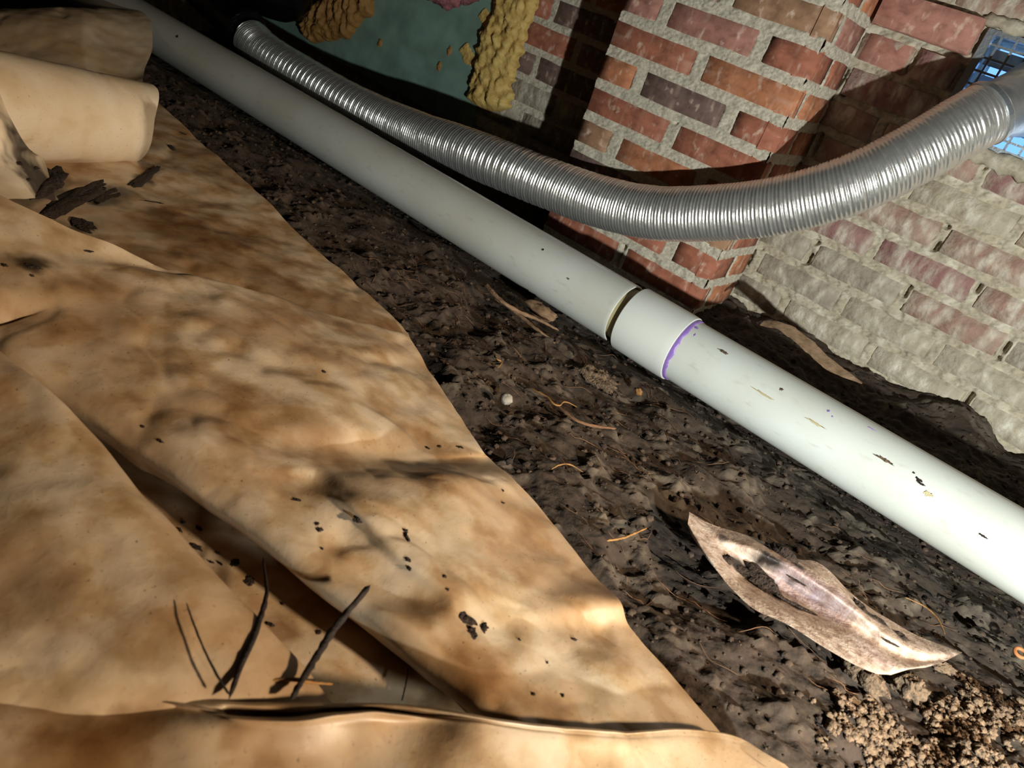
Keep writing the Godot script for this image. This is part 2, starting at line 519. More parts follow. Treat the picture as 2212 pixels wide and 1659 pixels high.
func brick_wall() -> void:
	var w := Node3D.new()
	w.name = "wall_back"
	add_child(w)
	tag(w, "", "", "", "structure")
	var rng := RandomNumberGenerator.new()
	rng.seed = 5
	# to the right of the pilaster: old bricks crusted with salts, an opening for the vent
	var bed0 := 0.108
	var pitch := 0.0655
	var joints := [[], []]
	for n in range(-3, 4):
		joints[0].append(-0.068 + 0.2025 * n)
		joints[1].append(-0.173 + 0.2025 * n)
	var x1 := 0.5
	var at := Transform3D(Basis(), Vector3(0, 0, RECESS))
	part("mortar", mortar_face(PILASTER_RIGHT - 0.02, x1, -0.06, 0.98, bed0, pitch, joints, 0.0036, -0.003, 0.011, 1.0, Vector2(0.005, 0.005), VENT), M.old_mortar, w, at)
	var b := VENT
	part("backing", boxes([
		[Vector3(-4.2, -0.3, -0.42), Vector3(b.position.x, 1.0, RECESS - 0.03)], [Vector3(b.end.x, -0.3, -0.42), Vector3(2.4, 1.0, RECESS - 0.03)],
		[Vector3(b.position.x, -0.3, -0.42), Vector3(b.end.x, b.position.y, RECESS - 0.03)], [Vector3(b.position.x, b.end.y, -0.42), Vector3(b.end.x, 1.0, RECESS - 0.03)],
	]), M.old_mortar, w)
	var kinds := ["rose", "grey", "buff", "grey", "plum", "buff", "rose", "ochre", "grey"]
	for k in range(-2, 13):
		var y0 := bed0 + pitch * k + 0.005
		var y1 := y0 + pitch - 0.01
		var row: Array = joints[posmod(k, 2)].duplicate()
		for i in row.size() - 1:
			var lo := maxf(row[i] + 0.005, PILASTER_RIGHT - 0.01)
			var hi: float = row[i + 1] - 0.005
			if hi - lo < 0.03:
				continue
			if y1 > b.position.y and y0 < b.end.y and hi > b.position.x:
				if lo < b.end.x:
					continue
			var kind: String = kinds[rng.randi() % kinds.size()]
			if k >= 2 and rng.randf() < (0.75 if k >= 4 else 0.4):
				kind = "plum" if rng.randf() < 0.5 else "rose"
			if k < 1:
				kind = ["buff", "grey", "buff"][rng.randi() % 3]
			lay(w, Vector2(lo, y0), Vector2(hi, y1), Transform3D(at.basis, at.origin + Vector3(0, 0, rng.randf_range(-0.002, 0.002))), M["salty_" + kind], rng.randi() % 4, 2.0)
	# the three courses beside the vent; the topmost brick stands proud
	for k in 3:
		var y0 := bed0 + pitch * (6 + k) + 0.005
		var first := -0.381 if k == 1 else -0.48
		if k == 1:
			lay(w, Vector2(-0.483, y0), Vector2(-0.386, y0 + 0.0555), at, M.brick_pink, 1)
			first = -0.376
		lay(w, Vector2(first, y0), Vector2(b.position.x - 0.008, y0 + (0.062 if k == 2 else 0.0555)), Transform3D(Basis(Vector3.UP, 0.03 * k), at.origin + Vector3(0, 0, 0.012 if k == 2 else 0.002)), M.brick_pink if k == 2 else M.salty_plum, k)
	# to the left of the pilaster: a strip of bricks beside the foam
	var left := [[-1.215, -1.012, -0.81], [-1.31, -1.113, -0.91]]
	part("mortar", mortar_face(-1.40, PILASTER_LEFT + 0.01, -0.06, 0.98, 0.1485, 0.0685, left, 0.0045, -0.004, 0.006, 0.0, Vector2(0.008, 0.007)), M.mortar, w, at)
	for k in range(-1, 11):
		var row: Array = [-1.40] + left[posmod(k, 2)]
		var y0 := 0.1485 + 0.0685 * k + 0.005
		for i in row.size() - 1:
			var hi: float = minf(row[i + 1] - 0.005, PILASTER_LEFT)
			if hi - row[i] < 0.03:
				continue
			lay(w, Vector2(row[i] + 0.005, y0), Vector2(hi, y0 + 0.0585), at, M[["brick_red", "brick_purple", "brick_purple", "brick_red"][rng.randi() % 4]] if k > 1 else M.salty_grey, rng.randi() % 4, 1.5)
	# plaster left round the opening
	part("mortar", tube([Vector3(b.position.x - 0.02, b.position.y - 0.012, RECESS), Vector3(-0.1, b.position.y - 0.014, RECESS + 0.004), Vector3(b.end.x, b.position.y - 0.012, RECESS)], [0.012, 0.016, 0.014], 10, 40, 0.8), M.old_mortar, w)
	part("mortar", tube([Vector3(b.position.x - 0.02, b.end.y + 0.012, RECESS), Vector3(-0.1, b.end.y + 0.01, RECESS + 0.004), Vector3(b.end.x, b.end.y + 0.012, RECESS)], [0.01, 0.014, 0.012], 10, 40, 0.8), M.old_mortar, w)


func pilaster() -> void:
	var o := thing("brick_pilaster")
	tag(o, "red brick pilaster with grey mortar standing out behind the flexible duct", "pilaster")
	var pitch := 0.0677
	var bed0 := 0.4998 - pitch * 8
	var joints := [[-0.807, -0.593], [-0.693]]     # two headers and a stretcher, or two stretchers
	var top := 0.98
	part("mortar", mortar_face(PILASTER_LEFT + 0.003, PILASTER_RIGHT - 0.003, -0.08, top, bed0, pitch, joints, 0.0032, -0.0015, 0.005, 0.4, Vector2(0.0105, 0.0075)), M.mortar, o)
	var right := Transform3D(Basis(Vector3.UP, PI / 2), Vector3(PILASTER_RIGHT, 0, 0))
	var side_joints := [[0.097], [0.045, 0.19]]
	part("mortar", mortar_face(0.003, 0.2, -0.08, top, bed0, pitch, side_joints, 0.0036, -0.0015, 0.006, 0.4, Vector2(0.007, 0.0075)), M.mortar, o, right)
	part("core", boxes([[Vector3(PILASTER_LEFT + 0.004, -0.1, RECESS - 0.04), Vector3(PILASTER_RIGHT - 0.016, top, -0.016)]]), M.mortar, o)
	var rng := RandomNumberGenerator.new()
	rng.seed = 9
	var kinds := ["red", "orange", "red", "brown", "purple", "pink", "red", "orange"]
	for k in range(-1, 15):
		var y0 := bed0 + pitch * k + 0.0075
		var y1 := y0 + pitch - 0.015
		var row: Array = [PILASTER_LEFT - 0.0105] + joints[posmod(k, 2)] + [PILASTER_RIGHT + 0.0105]
		var last := "red"
		for i in row.size() - 1:
			last = kinds[rng.randi() % kinds.size()]
			lay(o, Vector2(row[i] + 0.0105, y0), Vector2(row[i + 1] - 0.0105, y1), Transform3D(Basis(), Vector3(0, 0, rng.randf_range(-0.001, 0.002))), M["brick_" + last], rng.randi() % 4)
		row = [-0.005] + side_joints[posmod(k, 2)] + [0.205]
		for i in row.size() - 1:
			if row[i + 1] - row[i] < 0.03:
				continue
			lay(o, Vector2(row[i] + 0.005, y0), Vector2(row[i + 1] - 0.005, y1), right, M["brick_" + (last if i == 0 else kinds[rng.randi() % kinds.size()])], rng.randi() % 4)
		for i in 2:   # the left flank
			lay(o, Vector2(-0.2 + 0.1 * i, y0), Vector2(-0.11 + 0.1 * i, y1), Transform3D(Basis(Vector3.UP, -PI / 2), Vector3(PILASTER_LEFT, 0, 0)), M.brick_red, i)


# ---------------------------------------------------------------- board, foam, vent

func foam(points: Array, half: Array, thick: float, seed_value: float, lean := Vector3(0, 0, 1)) -> ArrayMesh:   # a bead of foam on the wall along a curve
	var rings := 90
	var sides := 40
	var path := along(points, rings)
	var P := PackedVector3Array()
	for j in rings:
		var dir := (path[mini(j + 1, rings - 1)] - path[maxi(j - 1, 0)]).normalized()
		var side := dir.cross(lean).normalized()
		var f := float(j) / (rings - 1) * (half.size() - 1)
		var k := mini(int(f), half.size() - 2)
		var w := lerpf(half[k], half[k + 1], f - k)
		var cap := sqrt(clampf(minf(j, rings - 1 - j) / 5.0, 0.0, 1.0))
		for i in sides:
			var a := PI * i / (sides - 1)
			var p := path[j] + side * cos(a) * w * cap * (1.0 + 0.35 * bumpy.get_noise_3d(path[j].x * 1.3, path[j].y * 1.3, seed_value + signf(cos(a))))
			var n := 0.5 + 0.5 * bumpy.get_noise_3d(p.x * 1.5, p.y * 0.9, seed_value) + 0.3 * gritty.get_noise_3d(p.x * 0.5, p.y * 0.35, seed_value)
			P.append(p + lean * (thick * cap * pow(sin(a), 0.6) * (0.55 + 0.75 * n) + 0.0004))
	return grid(P, sides, rings, PackedColorArray(), PackedVector2Array(), false)


func green_board() -> void:
	var z := RECESS + 0.006
	tag(part("green_board", boxes([[Vector3(-2.5, 0.1, RECESS - 0.02), Vector3(-1.36, 0.97, z)]]), M.green_paint), "flat dark green painted board set in the wall between beads of yellow foam", "board")
	tag(part("spray_foam", foam([Vector3(-1.315, 0.17, z - 0.004), Vector3(-1.33, 0.26, z), Vector3(-1.33, 0.36, z), Vector3(-1.32, 0.46, z), Vector3(-1.31, 0.6, z)], [0.075, 0.068, 0.062, 0.06, 0.055], 0.034, 1.0), M.foam), "tall bead of yellow spray foam between the green board and the bricks", "foam")
	tag(part("spray_foam", foam([Vector3(-2.1, 0.13, z), Vector3(-2.03, 0.19, z), Vector3(-1.94, 0.25, z), Vector3(-1.88, 0.33, z), Vector3(-1.86, 0.45, z)], [0.03, 0.06, 0.07, 0.06, 0.05], 0.045, 2.0), M.aged_foam), "ragged brownish bead of spray foam around the black pipe at the green board's left end", "foam")
	tag(part("foam_smear", foam([Vector3(-1.46, 0.295, z), Vector3(-1.44, 0.28, z), Vector3(-1.41, 0.265, z)], [0.018, 0.02, 0.016], 0.006, 3.0), M.foam), "small rough smear of foam on the green board beside the tall bead", "foam")
	tag(part("foam_smear", foam([Vector3(-1.43, 0.39, z), Vector3(-1.405, 0.375, z), Vector3(-1.39, 0.36, z)], [0.014, 0.018, 0.012], 0.005, 4.0), M.foam), "thin upper smear of foam at the top right of the green board", "foam")
	var dabs := [[Vector3(-1.775, 0.205, z), "brown dab of foam on the green board, leftmost of three"], [Vector3(-1.504, 0.268, z), "brown dab of foam on the green board, upper right of three"], [Vector3(-1.526, 0.219, z), "brown dab of foam low on the green board, lower right of three"]]
	for i in 3:
		tag(part("foam_dab", lump(Vector3(0.007, 0.012, 0.006), 3.0 + i), M.aged_foam, self, Transform3D(Basis(), dabs[i][0])), dabs[i][1], "foam", "brown dabs on the green board")
	tag(part("insulation", lump(Vector3(0.1, 0.06, 0.05), 8.0, 0.25, 31, 20), M.pink_wool, self, Transform3D(Basis(Vector3(0, 0, 1), 0.3), Vector3(-1.4935, 0.4347, -0.13))), "tuft of pink insulation hanging down before the green board", "insulation")


func vent() -> void:
	var o := thing("foundation_vent", Vector3(VENT.position.x, VENT.position.y, RECESS))
	tag(o, "galvanised foundation vent grille in the brick wall with daylight behind it", "vent")
	var w := VENT.size.x
	var h := VENT.size.y
	var f := 0.014
	part("frame", boxes([
		[Vector3(0, 0, -0.012), Vector3(f, h, 0.004)], [Vector3(w - f, 0, -0.012), Vector3(w, h, 0.004)],
		[Vector3(f, 0, -0.012), Vector3(w - f, f * 0.6, 0.004)], [Vector3(f, h - f * 0.6, -0.012), Vector3(w - f, h, 0.004)],
	]), M.galvanised, o)
	part("sleeve", boxes([
		[Vector3(-0.004, -0.004, -0.21), Vector3(0.0, h + 0.004, -0.012)], [Vector3(w, -0.004, -0.21), Vector3(w + 0.004, h + 0.004, -0.012)],
		[Vector3(0, -0.004, -0.21), Vector3(w, 0, -0.012)], [Vector3(0, h, -0.21), Vector3(w, h + 0.004, -0.012)],
	]), M.galvanised, o)
	for i in range(1, 16):
		part("bar", boxes([[Vector3(-0.0018, f * 0.5, -0.01), Vector3(0.0018, h - f * 0.5, -0.003)]]), M.galvanised, o, Transform3D(Basis(), Vector3(w * i / 16.0, 0, 0)))
	for i in range(1, 8):
		part("bar", boxes([[Vector3(f * 0.5, -0.0018, -0.009), Vector3(w - f * 0.5, 0.0018, -0.001)]]), M.galvanised, o, Transform3D(Basis(), Vector3(0, h * i / 8.0, 0)))
	for i in range(1, 4):   # louvres
		part("louvre", boxes([[Vector3(f, -0.001, -0.022), Vector3(w - f, 0.001, 0.022)]]), M.galvanised, o, Transform3D(Basis(Vector3.RIGHT, 0.75), Vector3(0, 0.03 + h * (i - 0.5) / 4.0, -0.05)))


# ---------------------------------------------------------------- pipes

func ring_profile(points: Array, sides := 72) -> ArrayMesh:   # (x, radius) pairs turned about the x axis
	var P := PackedVector3Array()
	for q in points:
		for i in sides + 1:
			var a := TAU * (i % sides) / sides
			P.append(Vector3(q[0], q[1] * cos(a), q[1] * sin(a)))
	return grid(P, sides + 1, points.size(), PackedColorArray(), PackedVector2Array(), true)


func drain_pipe() -> void:
	var o := thing("drain_pipe", Vector3(0, 0.05, 0.265))
	tag(o, "long straight white plastic drain pipe lying on the soil along the wall, with one coupling", "pipe")
	part("far_pipe", ring_profile([[-0.62, 0.048], [-0.513, 0.0535], [-0.512, 0.0558], [-0.5135, 0.057], [-0.52, 0.0572], [-1.2, 0.0572], [-2.6, 0.0572], [-2.6, 0.05]]), M.pvc, o)
	part("nipple", ring_profile([[-0.56, 0.0495], [-0.45, 0.0495]]), M.yellowed, o)
	part("coupling", ring_profile([[-0.46, 0.052], [-0.4955, 0.0565], [-0.4965, 0.0605], [-0.4945, 0.0618], [-0.46, 0.0622], [-0.40, 0.0622], [-0.386, 0.0615], [-0.3852, 0.0605], [-0.3855, 0.057]]), M.pvc_fitting, o)
	part("near_pipe", ring_profile([[-0.43, 0.0565], [-0.4, 0.0572], [0.2, 0.0572], [1.4, 0.0572], [1.4, 0.05]]), M.pvc, o)
	# the bead of purple primer at the coupling's mouth, uneven round the pipe
	var P := PackedVector3Array()
	var sides := 120
	for j in 7:
		var b := PI * j / 6.0
		for i in sides + 1:
			var a := TAU * (i % sides) / sides
			var wide := 0.0044 + 0.003 * bumpy.get_noise_2d(cos(a) * 0.12, sin(a) * 0.12) + 0.0008 * gritty.get_noise_2d(cos(a) * 0.1, sin(a) * 0.1)
			P.append(Vector3(-0.3835 + wide * (0.5 - cos(b)), (0.057 + 0.0022 * sin(b)) * cos(a), (0.057 + 0.0022 * sin(b)) * sin(a)))
	part("primer_bead", grid(P, sides + 1, 7, PackedColorArray(), PackedVector2Array(), true), M.purple_primer, o)
	# splashes of primer, scrapes and dabs of dried mud on the near length
	var marks := [[-0.374, 0.35, 0.006, 0.004, "purple_primer"], [-0.366, 0.62, 0.002, 0.004, "purple_primer"], [-0.4, 0.28, 0.005, 0.003, "purple_primer"], [-0.124, 0.55, 0.003, 0.003, "purple_primer"], [-0.115, 0.64, 0.002, 0.002, "purple_primer"], [-0.06, 0.3, 0.008, 0.0012, "purple_primer"], [-0.31, 0.62, 0.012, 0.003, "grey_soil"], [-0.2, 0.72, 0.004, 0.003, "grey_soil"], [-0.02, 0.94, 0.018, 0.003, "grey_soil"], [0.03, 0.93, 0.006, 0.003, "dark_soil"], [0.02, 0.84, 0.003, 0.002, "dark_soil"], [0.035, 0.99, 0.009, 0.002, "dark_soil"], [0.135, 1.3, 0.01, 0.002, "dark_soil"], [-0.22, 1.1, 0.028, 0.002, "yellowed"], [-0.13, 1.05, 0.02, 0.002, "yellowed"], [0.05, 1.12, 0.008, 0.005, "yellowed"], [-0.62, 1.15, 0.004, 0.002, "grey_soil"], [-0.7, 0.75, 0.003, 0.003, "dark_soil"], [-1.98, 0.9, 0.007, 0.005, "dark_soil"]]
	for m in marks:
		var out := Vector3(0, cos(m[1]), sin(m[1]))
		var turn := Basis(Vector3.RIGHT, out, Vector3.RIGHT.cross(out))
		part("mark", lump(Vector3(m[2] * 0.7, 0.0005, m[3] * 0.7), m[0] * 3.0, 0.9, 21, 7), M[m[4]], o, Transform3D(turn, Vector3(m[0], 0, 0) + out * 0.0572))


func flexible_duct() -> void:
	var o := thing("flexible_duct")
	tag(o, "shiny ribbed flexible metal duct sagging along the brick wall up to the vent", "duct")
	var pts := [Vector3(-1.97, 0.115, 0.1), Vector3(-1.9, 0.1, 0.1), Vector3(-1.733, 0.092, 0.1), Vector3(-1.5, 0.09, 0.1), Vector3(-1.271, 0.106, 0.1), Vector3(-1.119, 0.126, 0.1), Vector3(-0.987, 0.138, 0.092), Vector3(-0.863, 0.148, 0.08), Vector3(-0.745, 0.163, 0.072), Vector3(-0.638, 0.188, 0.07), Vector3(-0.547, 0.226, 0.07), Vector3(-0.439, 0.284, 0.062), Vector3(-0.368, 0.336, 0.05), Vector3(-0.311, 0.39, 0.034), Vector3(-0.263, 0.455, 0.0), Vector3(-0.222, 0.525, -0.042), Vector3(-0.2, 0.562, -0.075)]
	var rings := 3000
	var sides := 48
	var path := along(pts, rings)
	var length := 0.0
	for i in rings - 1:
		length += path[i].distance_to(path[i + 1])
	var step := length / (rings - 1)
	var P := PackedVector3Array()
	var side := Vector3.UP
	var rib := FastNoiseLite.new()
	rib.seed = 4
	rib.frequency = 9.0
	for j in rings:
		var dir := (path[mini(j + 1, rings - 1)] - path[maxi(j - 1, 0)]).normalized()
		side = (side - dir * side.dot(dir)).normalized()
		var over := dir.cross(side)
		var s := j * step
		var loose := 0.35 + 0.65 * smoothstep(1.9, 1.0, s) + 0.15 * rib.get_noise_1d(s)
		for i in sides + 1:
			var a := TAU * (i % sides) / sides
			var out := side * cos(a) + over * sin(a)
			var t := s + 0.02 * a / TAU                       # the ribs run round as a screw
			var r := 0.0527 + 0.0012 * loose * sin(TAU * t / 0.0067) - 0.0009 * smoothstep(0.75, 0.99, cos(TAU * t / 0.02))
			var p := path[j] + out * 0.05
			r += 0.001 * bumpy.get_noise_3dv(p * 1.1) + 0.0004 * gritty.get_noise_3dv(p * 0.6)
			P.append(path[j] + out * r)
	part("ribbed_tube", grid(P, sides + 1, rings, PackedColorArray(), PackedVector2Array(), true), M.foil, o)
	# the collar that takes it into the vent, with a clamp band
	var end := path[rings - 1]
	var into := Vector3(-0.165, 0.607, RECESS + 0.004)
	part("collar", duct_collar([end - (path[rings - 1] - path[rings - 50]).normalized() * 0.02, end.lerp(into, 0.35), into], [0.0465, 0.05, 0.056, 0.066]), M.galvanised, o)
	var back := (path[rings - 1] - path[rings - 35]).normalized()
	var turn := Basis(back.cross(Vector3.UP).normalized(), back, back.cross(Vector3.UP).normalized().cross(back)).orthonormalized()
	var band := SurfaceTool.new()
	band.begin(Mesh.PRIMITIVE_TRIANGLES)
	band.set_smooth_group(-1)
	lathe(band, [Vector2(0.052, -0.004), Vector2(0.0548, -0.004), Vector2(0.0548, 0.004), Vector2(0.052, 0.004)], 48)
	band.generate_normals()
	part("clamp_band", band.commit(), M.galvanised, o, Transform3D(turn, end - back * 0.008))


func duct_collar(points: Array, radii: Array) -> ArrayMesh:
	var rings := 30
	var sides := 48
	var path := along(points, rings)
	var P := PackedVector3Array()
	var side := Vector3.UP
	for j in rings:
		var dir := (path[mini(j + 1, rings - 1)] - path[maxi(j - 1, 0)]).normalized()
		side = (side - dir * side.dot(dir)).normalized()
		var over := dir.cross(side)
		var f := float(j) / (rings - 1) * (radii.size() - 1)
		var k := mini(int(f), radii.size() - 2)
		var r := lerpf(radii[k], radii[k + 1], f - k)
		for i in sides + 1:
			var a := TAU * (i % sides) / sides
			P.append(path[j] + (side * cos(a) + over * sin(a)) * (r + 0.001 * bumpy.get_noise_2d(a * 0.05, j * 0.01)))
	return grid(P, sides + 1, rings, PackedColorArray(), PackedVector2Array(), true)


func black_pipes() -> void:
	var o := thing("black_elbow")
	tag(o, "glossy black plastic elbow taking the far end of the ribbed duct", "pipe fitting")
	part("elbow", duct_collar([Vector3(-1.975, 0.117, 0.1), Vector3(-2.04, 0.135, 0.1), Vector3(-2.14, 0.16, 0.11), Vector3(-2.26, 0.2, 0.12), Vector3(-2.4, 0.27, 0.12), Vector3(-2.5, 0.4, 0.12), Vector3(-2.52, 0.8, 0.12)], [0.054, 0.056, 0.058, 0.06, 0.06, 0.06, 0.06]), M.black_plastic, o)
	part("hub", duct_collar([Vector3(-1.985, 0.121, 0.1), Vector3(-2.02, 0.133, 0.098)], [0.053, 0.062, 0.062, 0.054]), M.black_plastic, o)
	var p := thing("black_tank", Vector3(-2.1172, 0.1523, -0.06) + Vector3(0, 0.05, 0))
	tag(p, "rounded bottom of a large black plastic vessel at the top, before brownish foam", "tank")
	var st := SurfaceTool.new()
	st.begin(Mesh.PRIMITIVE_TRIANGLES)
	st.set_smooth_group(0)
	lathe(st, [Vector2(0.0, -0.05), Vector2(0.05, -0.045), Vector2(0.09, -0.025), Vector2(0.11, 0.01), Vector2(0.115, 0.06), Vector2(0.115, 0.6), Vector2(0.0, 0.6)], 40)
	st.generate_normals()
	part("shell", st.commit(), M.black_plastic, p)


# ---------------------------------------------------------------- plastic sheets

func smear(p: Vector3, pale: float) -> Color:   # how the film is stained, wherever it lies
	var a := broad.get_noise_2d(p.x * 1.1 + 11.0, p.z * 1.1)
	var b := bumpy.get_noise_2d(p.x * 0.28 + 5.0, p.z * 0.28)
	var t := clampf(0.5 + 0.75 * a + 0.35 * b - pale, 0.0, 1.0)
	var c := Color(0.64, 0.53, 0.4).lerp(Color(0.45, 0.32, 0.2), smoothstep(0.25, 0.85, t))
	return c.lerp(Color(0.72, 0.65, 0.54), clampf(pale, 0.0, 1.0) * 0.7)


func curl(rail: Array, at_end := false, depth := 0.03, back := 0.03) -> Array:   # roll the edge over and tuck it under
	var r := rail.duplicate()
	if at_end:
		r.reverse()
	var e: Vector3 = r[0]
	var d := ((r[1] - e) as Vector3)
	d.y = 0
	d = d.normalized()
	r.push_front(e + d * back * 0.25 - Vector3(0, depth * 0.55, 0))
	r.push_front(e + d * back - Vector3(0, depth, 0))
	if at_end:
		r.reverse()
	return r


var brown := Color(0.24, 0.135, 0.055)
var rust := Color(0.3, 0.15, 0.06)
var umber := Color(0.1, 0.06, 0.03)
var mud := Color(0.028, 0.021, 0.016)
var mauve := Color(0.5, 0.4, 0.48)
var cream := Color(0.74, 0.66, 0.52)
var blots := [   # stains that have a place of their own: middle, radius, colour, strength
	[Vector3(-1.0617, 0.0145, 0.8409), 0.035, umber, 0.75], [Vector3(-0.9861, 0.018, 0.8031), 0.11, brown, 0.5], [Vector3(-0.8875, 0.0138, 0.7425), 0.08, brown, 0.3], [Vector3(-1.139, 0.0137, 0.8858), 0.06, umber, 0.7], [Vector3(-1.0167, 0.0803, 1.0195), 0.06, umber, 0.6], [Vector3(-1.2616, 0.0837, 0.7529), 0.03, umber, 0.6],
	[Vector3(-0.6404, 0.0771, 1.0057), 0.06, brown, 0.4], [Vector3(-0.6448, 0.0491, 0.847), 0.06, brown, 0.35], [Vector3(-0.522, 0.0696, 1.1103), 0.07, brown, 0.4], [Vector3(-0.4558, 0.061, 1.0244), 0.06, brown, 0.4], [Vector3(-0.4286, 0.0672, 1.1012), 0.05, rust, 0.4], [Vector3(-0.5998, 0.048, 0.8521), 0.05, cream, 0.5], [Vector3(-0.6567, 0.0802, 1.0458), 0.03, cream, 0.5], [Vector3(-0.5106, 0.0354, 0.8319), 0.05, cream, 0.4],
	[Vector3(-0.2484, 0.0507, 0.9579), 0.03, rust, 0.4], [Vector3(-0.2784, 0.0603, 0.9801), 0.06, cream, 0.4], [Vector3(-0.1864, 0.0474, 1.0108), 0.05, cream, 0.5], [Vector3(-0.1604, 0.057, 1.0911), 0.03, brown, 0.5], [Vector3(-0.2223, 0.0643, 1.0997), 0.03, brown, 0.35], [Vector3(-0.0859, 0.0378, 0.9861), 0.06, cream, 0.3],
	[Vector3(-0.4773, 0.0788, 1.2558), 0.06, cream, 0.5], [Vector3(-0.2917, 0.0722, 1.2631), 0.03, brown, 0.45], [Vector3(-0.3774, 0.0743, 1.2908), 0.05, brown, 0.3], [Vector3(-0.2957, 0.0117, 1.1533), 0.02, brown, 0.7], [Vector3(-0.2598, 0.0598, 1.3322), 0.035, brown, 0.75], [Vector3(-0.2456, 0.0607, 1.3084), 0.03, brown, 0.6], [Vector3(-0.1812, 0.0629, 1.2362), 0.02, brown, 0.5], [Vector3(-0.2105, 0.0706, 1.2571), 0.01, brown, 0.5], [Vector3(-0.7667, 0.1006, 1.147), 0.03, umber, 0.5],
	[Vector3(-0.0207, 0.0284, 0.6396), 0.03, mauve, 0.5], [Vector3(0.0256, 0.027, 0.6358), 0.025, mauve, 0.45], [Vector3(0.0793, 0.0253, 0.6675), 0.03, mauve, 0.3],
	[Vector3(-0.0759, 0.0125, 0.6681), 0.0165, mud, 1.0], [Vector3(-0.053, 0.0083, 0.6622), 0.0270, mud, 1.0], [Vector3(-0.0302, 0.0093, 0.6674), 0.0180, mud, 1.0], [Vector3(-0.0057, 0.012, 0.6654), 0.0120, mud, 1.0], [Vector3(-0.0492, 0.0227, 0.6029), 0.0240, mud, 1.0], [Vector3(-0.0255, 0.0333, 0.6246), 0.0120, mud, 1.0],
	[Vector3(0.0475, 0.0216, 0.5962), 0.0120, mud, 1.0], [Vector3(0.0627, 0.0235, 0.6059), 0.0120, mud, 1.0], [Vector3(0.0788, 0.0238, 0.6062), 0.0105, mud, 1.0], [Vector3(0.1012, 0.0227, 0.6052), 0.0090, mud, 1.0], [Vector3(-0.9988, 0.0928, 1.041), 0.045, mud, 0.9], [Vector3(-1.132, 0.0141, 0.9438), 0.035, mud, 0.95], [Vector3(-1.121, 0.0111, 0.9117), 0.035, mud, 0.95], [Vector3(-1.1463, 0.0151, 0.8622), 0.024, mud, 0.9], [Vector3(-1.2042, 0.0134, 0.7947), 0.02, mud, 0.85], [Vector3(-1.0202, 0.0172, 0.9732), 0.022, mud, 0.9], [Vector3(-1.3838, 0.0052, 0.6421), 0.012, mud, 0.8], [Vector3(-0.7617, 0.1002, 1.1447), 0.018, mud, 0.8],
	[Vector3(-0.1106, 0.0252, 0.6593), 0.0090, mud, 0.8],
]


func loft(rails: Array, nu: int, per: int, wrinkle: float, pale: float, seed_value: float) -> ArrayMesh:
	var R := []
	for r in rails:
		R.append(along(r, nu))
	var nv := (R.size() - 1) * per + 1
	var P := PackedVector3Array()
	for j in nv:
		var f := float(j) / per
		var k := mini(int(f), R.size() - 2)
		var t := f - k
		var a: PackedVector3Array = R[maxi(k - 1, 0)]
		var b: PackedVector3Array = R[k]
		var c: PackedVector3Array = R[k + 1]
		var d: PackedVector3Array = R[mini(k + 2, R.size() - 1)]
		for i in nu:
			var p := b[i].cubic_interpolate(c[i], a[i], d[i], t)
			P.append(p)
	var C := PackedColorArray()
	var Q := P.duplicate()
	for j in nv:
		for i in nu:
			var p := P[j * nu + i]
			var w := 0.6 * broad.get_noise_3d(p.x * 2.2, seed_value, p.z * 2.2) + 0.5 * bumpy.get_noise_3d(p.x * 0.35, seed_value, p.z * 0.5) - 0.5 * smoothstep(0.55, 0.95, veins.get_noise_3d(p.x * 0.2, seed_value, p.z * 0.25))
			Q[j * nu + i] = p + Vector3(0, wrinkle * w, 0)
			var c := smear(p + Vector3(seed_value, 0, 0), pale)
			for q in blots:
				var off: Vector3 = p - q[0]
				var fall: float = 1.0 - Vector2(off.x, off.z).length() / q[1] + 0.5 * bumpy.get_noise_2d(p.x * 0.8, p.z * 0.8) + 0.25 * gritty.get_noise_2d(p.x * 0.5, p.z * 0.5)
				if fall > 0.0:
					c = c.lerp(q[2], minf(1.0, fall * 2.0) * q[3])
			C.append(c)
	return grid(Q, nu, nv, C)


